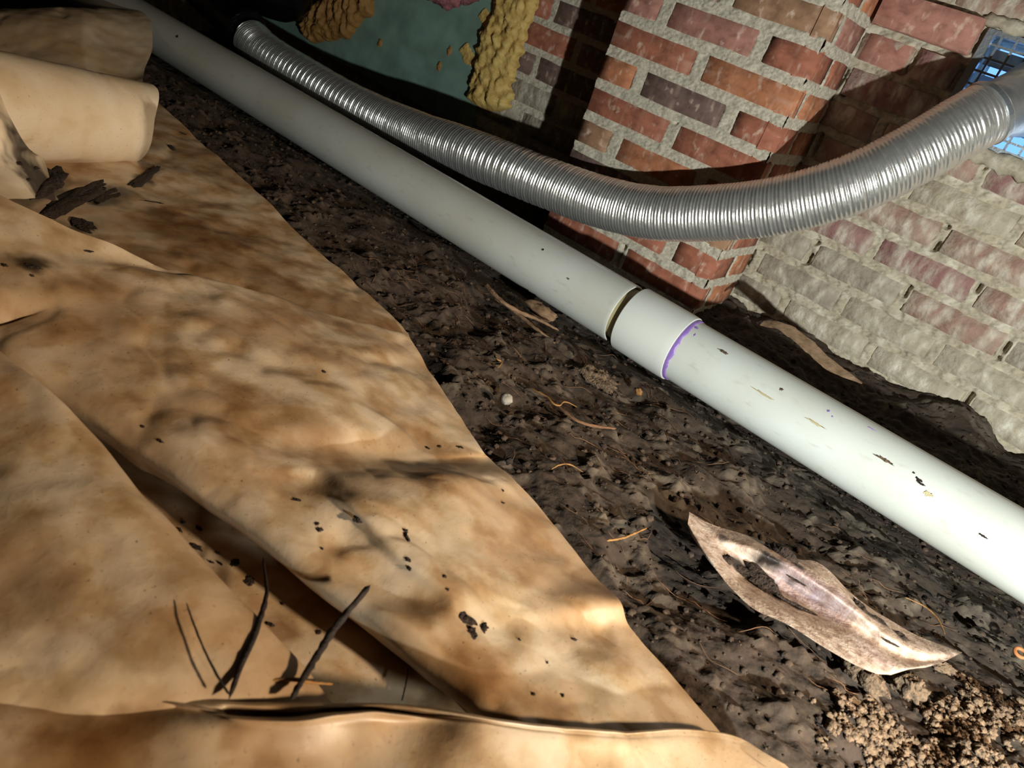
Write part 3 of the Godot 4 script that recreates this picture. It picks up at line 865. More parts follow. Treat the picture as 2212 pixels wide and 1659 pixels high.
func sheets() -> void:
	var label := {}
	# the far layer, its edge running beside the pipe
	tag(part("plastic_sheet", loft([
		[Vector3(-1.7931, 0.01, 0.737), Vector3(-1.7422, 0.01, 0.6285), Vector3(-1.712, 0.006, 0.5172)],
		[Vector3(-1.3734, 0.012, 0.9044), Vector3(-1.3464, 0.012, 0.7789), Vector3(-1.4169, 0.006, 0.5574)],
		[Vector3(-1.1776, 0.012, 1.0191), Vector3(-1.102, 0.014, 0.8533), Vector3(-1.1532, 0.006, 0.5975)],
		[Vector3(-0.9774, 0.02, 1.0403), Vector3(-0.9555, 0.02, 0.8591), Vector3(-0.9758, 0.006, 0.6319)],
		[Vector3(-0.8187, 0.02, 1.0274), Vector3(-0.8099, 0.02, 0.8734), Vector3(-0.8333, 0.008, 0.649)],
		[Vector3(-0.7256, 0.01, 0.9698), Vector3(-0.7017, 0.015, 0.8345), Vector3(-0.7368, 0.01, 0.6651)],
		[Vector3(-0.6253, 0.006, 0.9232), Vector3(-0.6177, 0.008, 0.8112), Vector3(-0.6342, 0.012, 0.6885)],
	], 150, 24, 0.006, -0.05, 1.3), M.plastic), "thin dirty plastic sheet with soil streaks beside the far pipe, behind the big folded sheet", "plastic sheet")
	# the big folded sheet across the middle
	var rails := [
		[Vector3(-0.9046, 0.13, 1.1471), Vector3(-0.8562, 0.12, 1.1115), Vector3(-0.8069, 0.1, 1.0477), Vector3(-0.7807, 0.085, 1.0031), Vector3(-0.7557, 0.075, 0.9604), Vector3(-0.691, 0.03, 0.8456), Vector3(-0.6292, 0.006, 0.6969)],
		[Vector3(-0.8165, 0.115, 1.1784), Vector3(-0.797, 0.105, 1.1169), Vector3(-0.7749, 0.085, 1.0262), Vector3(-0.7449, 0.078, 0.9671), Vector3(-0.6944, 0.045, 0.8538), Vector3(-0.6198, 0.02, 0.7048)],
		[Vector3(-0.7569, 0.1, 1.1996), Vector3(-0.757, 0.1, 1.1335), Vector3(-0.7543, 0.088, 1.0369), Vector3(-0.738, 0.082, 0.9716), Vector3(-0.7026, 0.06, 0.88), Vector3(-0.6708, 0.04, 0.8091), Vector3(-0.6122, 0.026, 0.714)],
		[Vector3(-0.7215, 0.09, 1.2122), Vector3(-0.6968, 0.085, 1.1143), Vector3(-0.6479, 0.08, 1.0129), Vector3(-0.5981, 0.055, 0.8845), Vector3(-0.5574, 0.02, 0.7308)],
	]
	for r in [
		[Vector3(-0.6832, 0.07, 1.2188), Vector3(-0.6288, 0.075, 1.1452), Vector3(-0.5638, 0.075, 1.0623), Vector3(-0.5091, 0.06, 0.9543), Vector3(-0.4915, 0.015, 0.7597)],
		[Vector3(-0.6056, 0.06, 1.1957), Vector3(-0.5568, 0.07, 1.1365), Vector3(-0.4987, 0.07, 1.0762), Vector3(-0.4463, 0.055, 0.9647), Vector3(-0.4318, 0.015, 0.7823)],
		[Vector3(-0.5443, 0.055, 1.1752), Vector3(-0.4867, 0.07, 1.1213), Vector3(-0.4478, 0.06, 1.057), Vector3(-0.4155, 0.038, 0.9601), Vector3(-0.3974, 0.03, 0.8904), Vector3(-0.3771, 0.02, 0.809)],
		[Vector3(-0.4851, 0.055, 1.1596), Vector3(-0.4333, 0.066, 1.1073), Vector3(-0.4082, 0.058, 1.0426), Vector3(-0.3923, 0.053, 1.0085), Vector3(-0.3791, 0.036, 0.9247), Vector3(-0.3633, 0.014, 0.8042)],
		[Vector3(-0.4458, 0.055, 1.1517), Vector3(-0.4057, 0.062, 1.1059), Vector3(-0.3861, 0.056, 1.0535), Vector3(-0.3736, 0.064, 1.0353), Vector3(-0.3526, 0.066, 0.9925), Vector3(-0.332, 0.062, 0.9391), Vector3(-0.3117, 0.03, 0.8307)],
		[Vector3(-0.4036, 0.055, 1.1423), Vector3(-0.3664, 0.058, 1.0941), Vector3(-0.3393, 0.06, 1.0646), Vector3(-0.3232, 0.073, 1.0575), Vector3(-0.312, 0.068, 1.0122), Vector3(-0.2935, 0.06, 0.9507), Vector3(-0.2747, 0.02, 0.8272)],
		[Vector3(-0.3273, 0.055, 1.1309), Vector3(-0.302, 0.055, 1.0933), Vector3(-0.2797, 0.06, 1.0672), Vector3(-0.2693, 0.069, 1.0579), Vector3(-0.2559, 0.058, 1.0026), Vector3(-0.2144, 0.014, 0.841)],
		[Vector3(-0.2681, 0.055, 1.1205), Vector3(-0.2426, 0.055, 1.0831), Vector3(-0.2266, 0.058, 1.0617), Vector3(-0.2191, 0.064, 1.0491), Vector3(-0.1989, 0.045, 0.9676), Vector3(-0.1677, 0.014, 0.8536)],
		[Vector3(-0.2398, 0.055, 1.1155), Vector3(-0.2096, 0.062, 1.0853), Vector3(-0.1893, 0.055, 1.036), Vector3(-0.1668, 0.042, 0.9634), Vector3(-0.1306, 0.03, 0.8789)],
		[Vector3(-0.2123, 0.055, 1.1107), Vector3(-0.1814, 0.06, 1.0809), Vector3(-0.161, 0.05, 1.0293), Vector3(-0.1367, 0.03, 0.952), Vector3(-0.1072, 0.014, 0.8824)],
		[Vector3(-0.1615, 0.05, 1.0976), Vector3(-0.1305, 0.055, 1.0683), Vector3(-0.1073, 0.045, 1.017), Vector3(-0.0764, 0.03, 0.9477), Vector3(-0.0528, 0.014, 0.8946)],
		[Vector3(-0.1238, 0.05, 1.096), Vector3(-0.0932, 0.055, 1.0676), Vector3(-0.0675, 0.045, 1.0193), Vector3(-0.0324, 0.03, 0.9562), Vector3(-0.0021, 0.014, 0.9057)],
		[Vector3(-0.0823, 0.045, 1.0934), Vector3(-0.0497, 0.05, 1.063), Vector3(-0.0213, 0.04, 1.0174), Vector3(0.0156, 0.03, 0.9611), Vector3(0.0366, 0.012, 0.9169)],
	]:
		rails.append(curl(r, false, 0.05, 0.06))
	tag(part("plastic_sheet", loft(rails, 190, 16, 0.007, 0.0, 2.1), M.plastic), "large tan plastic sheet folded across the middle, with a long curled edge and brown stains", "plastic sheet")
	# the layer seen in the gap
	tag(part("plastic_sheet", loft([
		[Vector3(-0.8296, 0.004, 1.1762), Vector3(-0.7368, 0.004, 1.1401), Vector3(-0.5761, 0.004, 1.1071)],
		[Vector3(-0.6385, 0.006, 1.1973), Vector3(-0.5658, 0.006, 1.145), Vector3(-0.4617, 0.004, 1.0893)],
		[Vector3(-0.47, 0.01, 1.1962), Vector3(-0.4357, 0.008, 1.1433), Vector3(-0.351, 0.004, 1.0731)],
		[Vector3(-0.3579, 0.012, 1.1966), Vector3(-0.337, 0.01, 1.1243), Vector3(-0.268, 0.004, 1.0655)],
		[Vector3(-0.2747, 0.012, 1.1844), Vector3(-0.2528, 0.01, 1.1209), Vector3(-0.1872, 0.004, 1.0518)],
		[Vector3(-0.2207, 0.012, 1.1898), Vector3(-0.189, 0.01, 1.1268), Vector3(-0.1278, 0.004, 1.0455)],
		[Vector3(-0.1757, 0.012, 1.1996), Vector3(-0.1361, 0.01, 1.1376), Vector3(-0.0773, 0.004, 1.0459)],
	], 110, 20, 0.004, 0.05, 3.7), M.plastic), "lower pale plastic layer with dark crumbs, seen in the gap between two folded sheets", "plastic sheet")
	# the raised flap on the near left
	rails = []
	for r in [
		[Vector3(-0.7058, 0.085, 1.2534), Vector3(-0.6666, 0.085, 1.2351), Vector3(-0.6403, 0.08, 1.2196)],
		[Vector3(-0.6377, 0.085, 1.2684), Vector3(-0.6048, 0.088, 1.2329), Vector3(-0.5765, 0.085, 1.2101)],
		[Vector3(-0.5912, 0.075, 1.2775), Vector3(-0.5447, 0.08, 1.2353), Vector3(-0.5047, 0.072, 1.1985)],
		[Vector3(-0.5225, 0.07, 1.2974), Vector3(-0.4606, 0.08, 1.2499), Vector3(-0.4199, 0.066, 1.195)],
		[Vector3(-0.4496, 0.07, 1.3189), Vector3(-0.39, 0.08, 1.2556), Vector3(-0.3556, 0.064, 1.1926)],
		[Vector3(-0.3966, 0.065, 1.3344), Vector3(-0.3375, 0.076, 1.2616), Vector3(-0.2926, 0.06, 1.1888)],
		[Vector3(-0.3565, 0.065, 1.3456), Vector3(-0.2947, 0.07, 1.2705), Vector3(-0.2428, 0.05, 1.1819)],
		[Vector3(-0.3285, 0.06, 1.3553), Vector3(-0.2677, 0.064, 1.278), Vector3(-0.2064, 0.044, 1.1804)],
		[Vector3(-0.3091, 0.05, 1.3623), Vector3(-0.2441, 0.05, 1.2834), Vector3(-0.1744, 0.03, 1.1727)],
	]:
		rails.append(curl(r, true, 0.055, 0.035))
	tag(part("plastic_sheet", loft(rails, 150, 18, 0.006, 0.06, 4.9), M.plastic), "raised tan plastic flap filling the near left, with a smooth rounded edge", "plastic sheet")
	# the front fold
	tag(part("plastic_sheet", loft([
		[Vector3(-0.3636, 0.03, 1.3441), Vector3(-0.2997, 0.03, 1.2801), Vector3(-0.2443, 0.04, 1.238), Vector3(-0.2145, 0.04, 1.2003), Vector3(-0.1714, 0.04, 1.1431), Vector3(-0.1224, 0.053, 1.1044), Vector3(-0.0588, 0.038, 1.0275), Vector3(0.0115, 0.038, 0.9422), Vector3(0.0505, 0.038, 0.9314)],
		[Vector3(-0.3616, 0.045, 1.3444), Vector3(-0.2972, 0.045, 1.2823), Vector3(-0.2382, 0.06, 1.2414), Vector3(-0.2112, 0.06, 1.2069), Vector3(-0.1689, 0.06, 1.1521), Vector3(-0.1197, 0.073, 1.1168), Vector3(-0.0596, 0.058, 1.0407), Vector3(0.0082, 0.038, 0.9349), Vector3(0.0576, 0.038, 0.9163)],
		[Vector3(-0.355, 0.05, 1.3465), Vector3(-0.2915, 0.05, 1.2854), Vector3(-0.2333, 0.066, 1.2453), Vector3(-0.2059, 0.066, 1.212), Vector3(-0.1658, 0.064, 1.1562), Vector3(-0.1174, 0.078, 1.1217), Vector3(-0.0582, 0.063, 1.0463), Vector3(0.0149, 0.038, 0.9297), Vector3(0.071, 0.038, 0.9183)],
		[Vector3(-0.3502, 0.052, 1.3481), Vector3(-0.2872, 0.053, 1.2877), Vector3(-0.2338, 0.066, 1.2514), Vector3(-0.2311, 0.06, 1.2425), Vector3(-0.2048, 0.06, 1.2115), Vector3(-0.188, 0.058, 1.1776), Vector3(-0.1659, 0.06, 1.1547), Vector3(-0.1503, 0.063, 1.1434), Vector3(-0.1164, 0.078, 1.1228), Vector3(-0.0576, 0.063, 1.0473), Vector3(0.0168, 0.038, 0.93), Vector3(0.0733, 0.038, 0.9179)],
		[Vector3(-0.3462, 0.053, 1.3495), Vector3(-0.2847, 0.054, 1.2889), Vector3(-0.2323, 0.067, 1.2538), Vector3(-0.2441, 0.03, 1.2298), Vector3(-0.2164, 0.03, 1.1967), Vector3(-0.1976, 0.03, 1.162), Vector3(-0.1701, 0.045, 1.146), Vector3(-0.1495, 0.063, 1.1442), Vector3(-0.1157, 0.078, 1.1236), Vector3(-0.057, 0.063, 1.0483), Vector3(0.0184, 0.038, 0.9306), Vector3(0.0757, 0.038, 0.9174)],
		[Vector3(-0.3391, 0.054, 1.3519), Vector3(-0.2817, 0.055, 1.2905), Vector3(-0.2305, 0.068, 1.2557), Vector3(-0.2194, 0.075, 1.2522), Vector3(-0.1944, 0.076, 1.2225), Vector3(-0.178, 0.075, 1.1904), Vector3(-0.1599, 0.07, 1.1636), Vector3(-0.1475, 0.066, 1.1473), Vector3(-0.1148, 0.078, 1.1247), Vector3(-0.0561, 0.063, 1.0496), Vector3(0.0204, 0.038, 0.9321), Vector3(0.0798, 0.038, 0.9197)],
		[Vector3(-0.3166, 0.06, 1.3594), Vector3(-0.2636, 0.06, 1.2996), Vector3(-0.2162, 0.073, 1.257), Vector3(-0.1893, 0.074, 1.2257), Vector3(-0.1723, 0.072, 1.1944), Vector3(-0.1473, 0.065, 1.1561), Vector3(-0.1113, 0.078, 1.1286), Vector3(-0.0531, 0.063, 1.0541), Vector3(0.0269, 0.038, 0.937), Vector3(0.0858, 0.038, 0.923)],
		[Vector3(-0.2888, 0.06, 1.369), Vector3(-0.242, 0.06, 1.31), Vector3(-0.202, 0.065, 1.2646), Vector3(-0.1477, 0.06, 1.1959), Vector3(-0.0958, 0.073, 1.1437), Vector3(-0.0423, 0.058, 1.067), Vector3(0.037, 0.038, 0.9605), Vector3(0.0994, 0.038, 0.9306)],
		[Vector3(-0.2547, 0.05, 1.3809), Vector3(-0.2082, 0.05, 1.3259), Vector3(-0.1671, 0.06, 1.2855), Vector3(-0.1163, 0.055, 1.2213), Vector3(-0.0671, 0.068, 1.1737), Vector3(-0.0169, 0.053, 1.1021), Vector3(0.0556, 0.038, 1.0041), Vector3(0.1279, 0.038, 0.9495)],
	], 260, 14, 0.003, 0.0, 6.3), M.plastic), "front plastic fold along the bottom edge with a dark slit under its lip", "plastic sheet")
	# the loose curl at the upper left
	var A := Vector3(-1.2882, 0.0896, 1.0424)
	var B := Vector3(-1.337, 0.0635, 0.7217)
	var axis := (B - A).normalized()
	var up := (Vector3.UP - axis * axis.y).normalized()
	var front := axis.cross(up)
	rails = []
	for k in 19:
		var a := deg_to_rad(-150.0 + 300.0 * k / 18.0)
		var row := []
		for q in [0.0, 0.35, 0.7, 1.0 - 0.13 * smoothstep(0.0, 1.4, a)]:
			var r := lerpf(0.09, 0.073, q) * (1.0 - 0.06 * k / 18.0)
			row.append(A.lerp(B, q) + (up * cos(a) + front * sin(a)) * r)
		rails.append(row)
	tag(part("plastic_roll", loft(rails, 90, 8, 0.002, 1.0, 7.7), M.cream_plastic), "cream plastic sheet rolled back into a wide tube at the upper left", "plastic sheet")
	# the sheet draped over the far end of the pipe
	tag(part("plastic_sheet", loft([
		[Vector3(-2.3767, -0.072, 0.6963), Vector3(-2.2958, 0.012, 0.4691), Vector3(-2.2902, 0.047, 0.3145), Vector3(-2.2674, 0.0666, 0.2375)],
		[Vector3(-2.3473, -0.027, 0.7044), Vector3(-2.2306, 0.0534, 0.4978), Vector3(-2.2251, 0.0803, 0.3482), Vector3(-2.1999, 0.0973, 0.2713)],
		[Vector3(-2.2102, -0.0155, 0.749), Vector3(-2.1122, 0.0518, 0.548), Vector3(-2.1215, 0.072, 0.398), Vector3(-2.1004, 0.0826, 0.3144)],
		[Vector3(-2.0741, -0.0481, 0.7949), Vector3(-1.983, 0.0125, 0.6019), Vector3(-2.0036, 0.0298, 0.4731), Vector3(-1.9911, 0.0443, 0.366)],
		[Vector3(-1.9145, -0.0721, 0.8482), Vector3(-1.8323, -0.0194, 0.6651), Vector3(-1.8731, -0.0067, 0.5246), Vector3(-1.8939, 0.0115, 0.4343)],
		[Vector3(-1.7427, -0.0925, 0.9053), Vector3(-1.6729, -0.0445, 0.7322), Vector3(-1.704, -0.0244, 0.5947), Vector3(-1.7385, 0.0018, 0.5205)],
	], 110, 16, 0.007, 0.3, 8.2), M.worn_plastic), "greyish creased plastic sheet draped over the far end of the white pipe", "plastic sheet")
	# the torn flap in front of the roll
	tag(part("plastic_sheet", loft([
		[Vector3(-1.0944, 0.19, 1.0938), Vector3(-1.066, 0.19, 1.0795), Vector3(-1.0664, 0.185, 1.0615)],
		[Vector3(-1.0343, 0.17, 1.1148), Vector3(-1.0247, 0.17, 1.0898), Vector3(-1.0335, 0.16, 1.0608)],
		[Vector3(-1.0096, 0.14, 1.1241), Vector3(-1.0066, 0.14, 1.092), Vector3(-1.0151, 0.13, 1.0482)],
		[Vector3(-0.9762, 0.125, 1.1359), Vector3(-0.9921, 0.12, 1.0877), Vector3(-1.0405, 0.105, 1.0191)],
		[Vector3(-0.9336, 0.115, 1.1506), Vector3(-0.957, 0.11, 1.0912), Vector3(-1.0175, 0.08, 1.018)],
		[Vector3(-0.8951, 0.11, 1.1509), Vector3(-0.9289, 0.1, 1.0922), Vector3(-1.0266, 0.055, 1.0055)],
	], 60, 14, 0.004, 0.8, 9.4), M.cream_plastic), "pale torn plastic flap at the left edge, in front of the rolled sheet", "plastic sheet")


# ---------------------------------------------------------------- things on the ground

func rod(called: String, points: Array, radii: Array, m: Material, label: String, category: String, group := "", rough := 0.5) -> void:
	tag(part(called, tube(points, radii, 8, 30, rough, points[0].x), m), label, category, group)


func debris() -> void:
	# the torn scrap on the soil
	var rails := [
		[Vector3(-0.16, 0.022, 0.6529), Vector3(-0.1352, 0.02, 0.6433), Vector3(-0.0795, 0.018, 0.6013), Vector3(-0.0334, 0.02, 0.5898), Vector3(-0.0081, 0.018, 0.564), Vector3(0.0442, 0.016, 0.5766), Vector3(0.1171, 0.014, 0.5637), Vector3(0.1673, 0.012, 0.5347)],
		[Vector3(-0.1565, 0.026, 0.6639), Vector3(-0.1222, 0.024, 0.6612), Vector3(-0.0684, 0.034, 0.6505), Vector3(-0.0141, 0.038, 0.6394), Vector3(0.0496, 0.034, 0.6348), Vector3(0.1102, 0.026, 0.619), Vector3(0.162, 0.014, 0.5515)],
		[Vector3(-0.1526, 0.028, 0.6748), Vector3(-0.1129, 0.022, 0.6719), Vector3(-0.059, 0.013, 0.6458), Vector3(-0.0045, 0.014, 0.6289), Vector3(0.0594, 0.017, 0.6352), Vector3(0.1127, 0.016, 0.6284), Vector3(0.1518, 0.016, 0.5827)],
		[Vector3(-0.1504, 0.028, 0.6805), Vector3(-0.1065, 0.024, 0.6946), Vector3(-0.0585, 0.01, 0.6738), Vector3(0.0066, 0.014, 0.6621), Vector3(0.0652, 0.026, 0.6761), Vector3(0.1097, 0.024, 0.6607), Vector3(0.1362, 0.018, 0.6207)],
		[Vector3(-0.1482, 0.028, 0.6862), Vector3(-0.105, 0.03, 0.7175), Vector3(-0.0574, 0.026, 0.7251), Vector3(-0.0007, 0.03, 0.7155), Vector3(0.0559, 0.03, 0.7076), Vector3(0.0951, 0.026, 0.6915), Vector3(0.1197, 0.022, 0.654)],
		[Vector3(-0.1471, 0.026, 0.6864), Vector3(-0.1286, 0.026, 0.7036), Vector3(-0.0853, 0.03, 0.7335), Vector3(-0.0364, 0.034, 0.7553), Vector3(0.0009, 0.034, 0.7412), Vector3(0.0506, 0.032, 0.7289), Vector3(0.0888, 0.026, 0.707), Vector3(0.1073, 0.022, 0.6819)],
	]
	var nu := 150
	tag(part("torn_scrap", loft(rails, nu, 14, 0.003, 1.0, 5.5), M.scrap), "torn pinkish white scrap of liner with muddy patches lying on the soil before the pipe", "scrap")
	# mud on it
	var mud := [[1690, 1196, 0.026, "oval clod of dark mud on the upper edge of the torn scrap"], [1640, 1248, 0.035, "broad dark clod of mud in the hollow of the torn scrap"], [1588, 1215, 0.014, "small dark clod of mud near the pointed end of the torn scrap"]]
	tag(part("mud_clod", lump(Vector3(0.019, 0.008, 0.011), 1.7, 0.3), M.dark_soil, self, Transform3D(Basis(Vector3.UP, -0.25), Vector3(-0.0473, 0.0302, 0.6162))), mud[0][3], "mud", "mud on the torn scrap")
	tag(part("mud_clod", lump(Vector3(0.03, 0.008, 0.012), 2.7, 0.4), M.dark_soil, self, Transform3D(Basis(Vector3.UP, -0.3), Vector3(-0.0473, 0.0098, 0.6604))), mud[1][3], "mud", "mud on the torn scrap")
	tag(part("mud_clod", lump(Vector3(0.008, 0.004, 0.007), 3.7, 0.4), M.dark_soil, self, Transform3D(Basis(), Vector3(-0.0889, 0.0185, 0.6816))), mud[2][3], "mud", "mud on the torn scrap")
	crumb([Vector3(-0.0481, 0.011, 0.6674), 0.046, Vector3(0.0261, 0.0035, 0.0154)], 61.0, "wide patch of dark mud spread in the hollow of the torn scrap", "mud on the torn scrap")
	crumb([Vector3(0.006, 0.015, 0.6668), 0.294, Vector3(0.0299, 0.0012, 0.0034)], 62.0, "thin dark tail of mud trailing right along the torn scrap's hollow", "mud on the torn scrap")
	crumb([Vector3(-0.0487, 0.027, 0.6133), 0.324, Vector3(0.0195, 0.0030, 0.0131)], 63.0, "thick dark mud bitten into the torn scrap's upper edge", "mud on the torn scrap")
	crumb([Vector3(0.0523, 0.025, 0.6068), -0.728, Vector3(0.0112, 0.0016, 0.0069)], 64.0, "dark mud fleck on the torn scrap's upper edge, nearest its middle", "mud on the torn scrap")
	crumb([Vector3(0.0753, 0.0221, 0.6017), -0.012, Vector3(0.0095, 0.0012, 0.0048)], 65.0, "dark mud fleck halfway along the torn scrap's right upper edge", "mud on the torn scrap")
	crumb([Vector3(0.1008, 0.0217, 0.6009), 0.309, Vector3(0.0095, 0.0012, 0.0048)], 66.0, "dark mud fleck on the torn scrap close to its square end", "mud on the torn scrap")
	crumb([Vector3(0.0944, 0.0244, 0.6306), 0.319, Vector3(0.0099, 0.0012, 0.0027)], 67.0, "narrow dark mud streak just below the fleck by the square end", "mud on the torn scrap")
	crumb([Vector3(-0.0186, 0.0218, 0.6354), 0.255, Vector3(0.0120, 0.0012, 0.0025)], 68.0, "thin dark mud streak on the torn scrap's middle ridge", "mud on the torn scrap")
	# clods at its foot
	tag(part("soil_clod", lump(Vector3(0.022, 0.012, 0.012), 4.4, 0.5, 25, 16), M.grey_soil, self, Transform3D(Basis(Vector3.UP, -0.2), Vector3(0.09, 0.006, 0.6912))), "long crumbly grey clod of soil under the lower edge of the torn scrap", "clod", "crumbly clods round the torn scrap")
	tag(part("soil_clod", lump(Vector3(0.016, 0.014, 0.014), 5.4, 0.5, 25, 16), M.grey_soil, self, Transform3D(Basis(), Vector3(0.1314, 0.007, 0.6559))), "round crumbly clod of soil just below the torn scrap's square end", "clod", "crumbly clods round the torn scrap")
	tag(part("soil_clod", lump(Vector3(0.014, 0.006, 0.007), 6.4, 0.5, 25, 16), M.grey_soil, self, Transform3D(Basis(Vector3.UP, 0.5), Vector3(0.1538, 0.006, 0.5783))), "small flat clod of soil at the square corner of the torn scrap", "clod", "crumbly clods round the torn scrap")
	tag(part("soil_clod", lump(Vector3(0.035, 0.012, 0.02), 7.4, 0.45, 31, 20), M.grey_soil, self, Transform3D(Basis(), Vector3(-0.4333, 0.004, 0.4472))), "cracked pale grey clod of soil before the pipe coupling", "clod")
	# wood
	tag(part("wood_splinter", splinter([Vector3(-0.3336, 0.0994, 0.06), Vector3(-0.2959, 0.1135, 0.065), Vector3(-0.2389, 0.1083, 0.07), Vector3(-0.1899, 0.0977, 0.075), Vector3(-0.1245, 0.0978, 0.08)], [0.006, 0.011, 0.013, 0.01, 0.002]), M.wood), "long pale splinter of wood lying in the pipe's shadow below the wall", "wood")
	rod("stick", [Vector3(-0.7202, 0.022, 0.4203), Vector3(-0.6742, 0.02, 0.435), Vector3(-0.6375, 0.016, 0.43), Vector3(-0.5969, 0.012, 0.4029), Vector3(-0.5621, 0.008, 0.385)], [0.004, 0.0042, 0.0036, 0.003, 0.002], M.wood, "forked brown stick beside the far side of the coupling, upper of two", "stick")
	rod("stick", [Vector3(-0.6815, 0.014, 0.4329), Vector3(-0.6375, 0.012, 0.4279), Vector3(-0.5767, 0.01, 0.4348), Vector3(-0.5286, 0.006, 0.4321)], [0.0018, 0.003, 0.003, 0.002], M.wood, "thin brown stick lying below the forked one, pointing at the coupling", "stick")
	# twigs stuck in the plastic
	rod("twig", [Vector3(-0.2339, 0.068, 1.244), Vector3(-0.2507, 0.068, 1.2246), Vector3(-0.2677, 0.066, 1.2031), Vector3(-0.3012, 0.052, 1.1681), Vector3(-0.3181, 0.044, 1.1549), Vector3(-0.3494, 0.036, 1.1353)], [0.0016, 0.0022, 0.0024, 0.0017, 0.0014, 0.0009], M.twig, "bent dark twig standing in the gap between the plastic sheets, left of two", "twig")
	rod("twig", [Vector3(-0.2119, 0.066, 1.2121), Vector3(-0.2264, 0.06, 1.1866), Vector3(-0.2378, 0.06, 1.1634), Vector3(-0.2437, 0.062, 1.1499), Vector3(-0.2494, 0.068, 1.1299), Vector3(-0.254, 0.075, 1.1093)], [0.0018, 0.0026, 0.0025, 0.003, 0.0022, 0.0026], M.twig, "thick dark twig leaning across the big folded sheet's edge, right of two", "twig")
	rod("twig", [Vector3(-0.3073, 0.082, 1.2326), Vector3(-0.2873, 0.081, 1.2379), Vector3(-0.2686, 0.078, 1.2413), Vector3(-0.249, 0.075, 1.2435), Vector3(-0.2343, 0.072, 1.2437)], [0.0004, 0.0007, 0.0007, 0.0009, 0.0008], M.twig, "hair thin brown twig on the near left plastic flap", "twig")
	rod("straw", [Vector3(-0.2383, 0.058, 1.2168), Vector3(-0.23, 0.058, 1.2005), Vector3(-0.2201, 0.056, 1.1881), Vector3(-0.2123, 0.05, 1.1724)], [0.0012, 0.0014, 0.0012, 0.0008], M.straw, "greenish piece of straw lying across the plastic flap behind the thick twig", "straw")
	rod("twig", [Vector3(-0.2037, 0.016, 1.0943), Vector3(-0.194, 0.016, 1.1065), Vector3(-0.1844, 0.018, 1.12)], [0.0005, 0.0006, 0.0005], M.twig, "short thin twig on the lower plastic layer under the curled edge", "twig")
	# roots and straw on the soil
	rod("straw", [Vector3(-0.1961, 0.012, 0.7896), Vector3(-0.1868, 0.014, 0.7693), Vector3(-0.1812, 0.015, 0.741), Vector3(-0.1795, 0.013, 0.7216)], [0.0012, 0.0014, 0.0013, 0.0008], M.straw, "bright yellow straw on the soil left of the torn scrap", "straw")
	rod("root", [Vector3(-0.4476, 0.012, 0.6128), Vector3(-0.4178, 0.013, 0.6055), Vector3(-0.3833, 0.014, 0.6151), Vector3(-0.3533, 0.014, 0.6095), Vector3(-0.3231, 0.012, 0.565)], [0.0008, 0.0016, 0.0022, 0.0024, 0.0016], M.root, "winding brown root on the soil between the sheet's edge and the coupling", "root")
	rod("root", [Vector3(-0.4504, 0.014, 0.6149), Vector3(-0.4215, 0.018, 0.6152), Vector3(-0.3981, 0.018, 0.6185), Vector3(-0.3978, 0.02, 0.6012), Vector3(-0.3841, 0.014, 0.5824)], [0.0006, 0.0009, 0.0012, 0.0009, 0.0005], M.straw, "yellow rootlet curling over the winding brown root", "root")
	rod("root", [Vector3(-0.5459, 0.012, 0.5878), Vector3(-0.5281, 0.014, 0.6026), Vector3(-0.5215, 0.012, 0.598), Vector3(-0.5096, 0.01, 0.6308)], [0.0008, 0.0013, 0.0009, 0.0005], M.straw, "tiny yellow hooked rootlet on the soil below the brown sticks", "root")
	rod("root", [Vector3(-0.3113, 0.014, 0.7475), Vector3(-0.3099, 0.016, 0.7302), Vector3(-0.3043, 0.014, 0.7135), Vector3(-0.2883, 0.01, 0.7034)], [0.0005, 0.0011, 0.0009, 0.0004], M.straw, "yellow rootlet on the soil near the crease in the big sheet's edge", "root")
	rod("root", [Vector3(0.0907, 0.012, 0.4987), Vector3(0.1154, 0.014, 0.4939), Vector3(0.1321, 0.014, 0.5026), Vector3(0.1455, 0.012, 0.5218)], [0.0005, 0.0011, 0.0011, 0.0006], M.straw, "yellowish root on the soil between the torn scrap and the near pipe", "root")
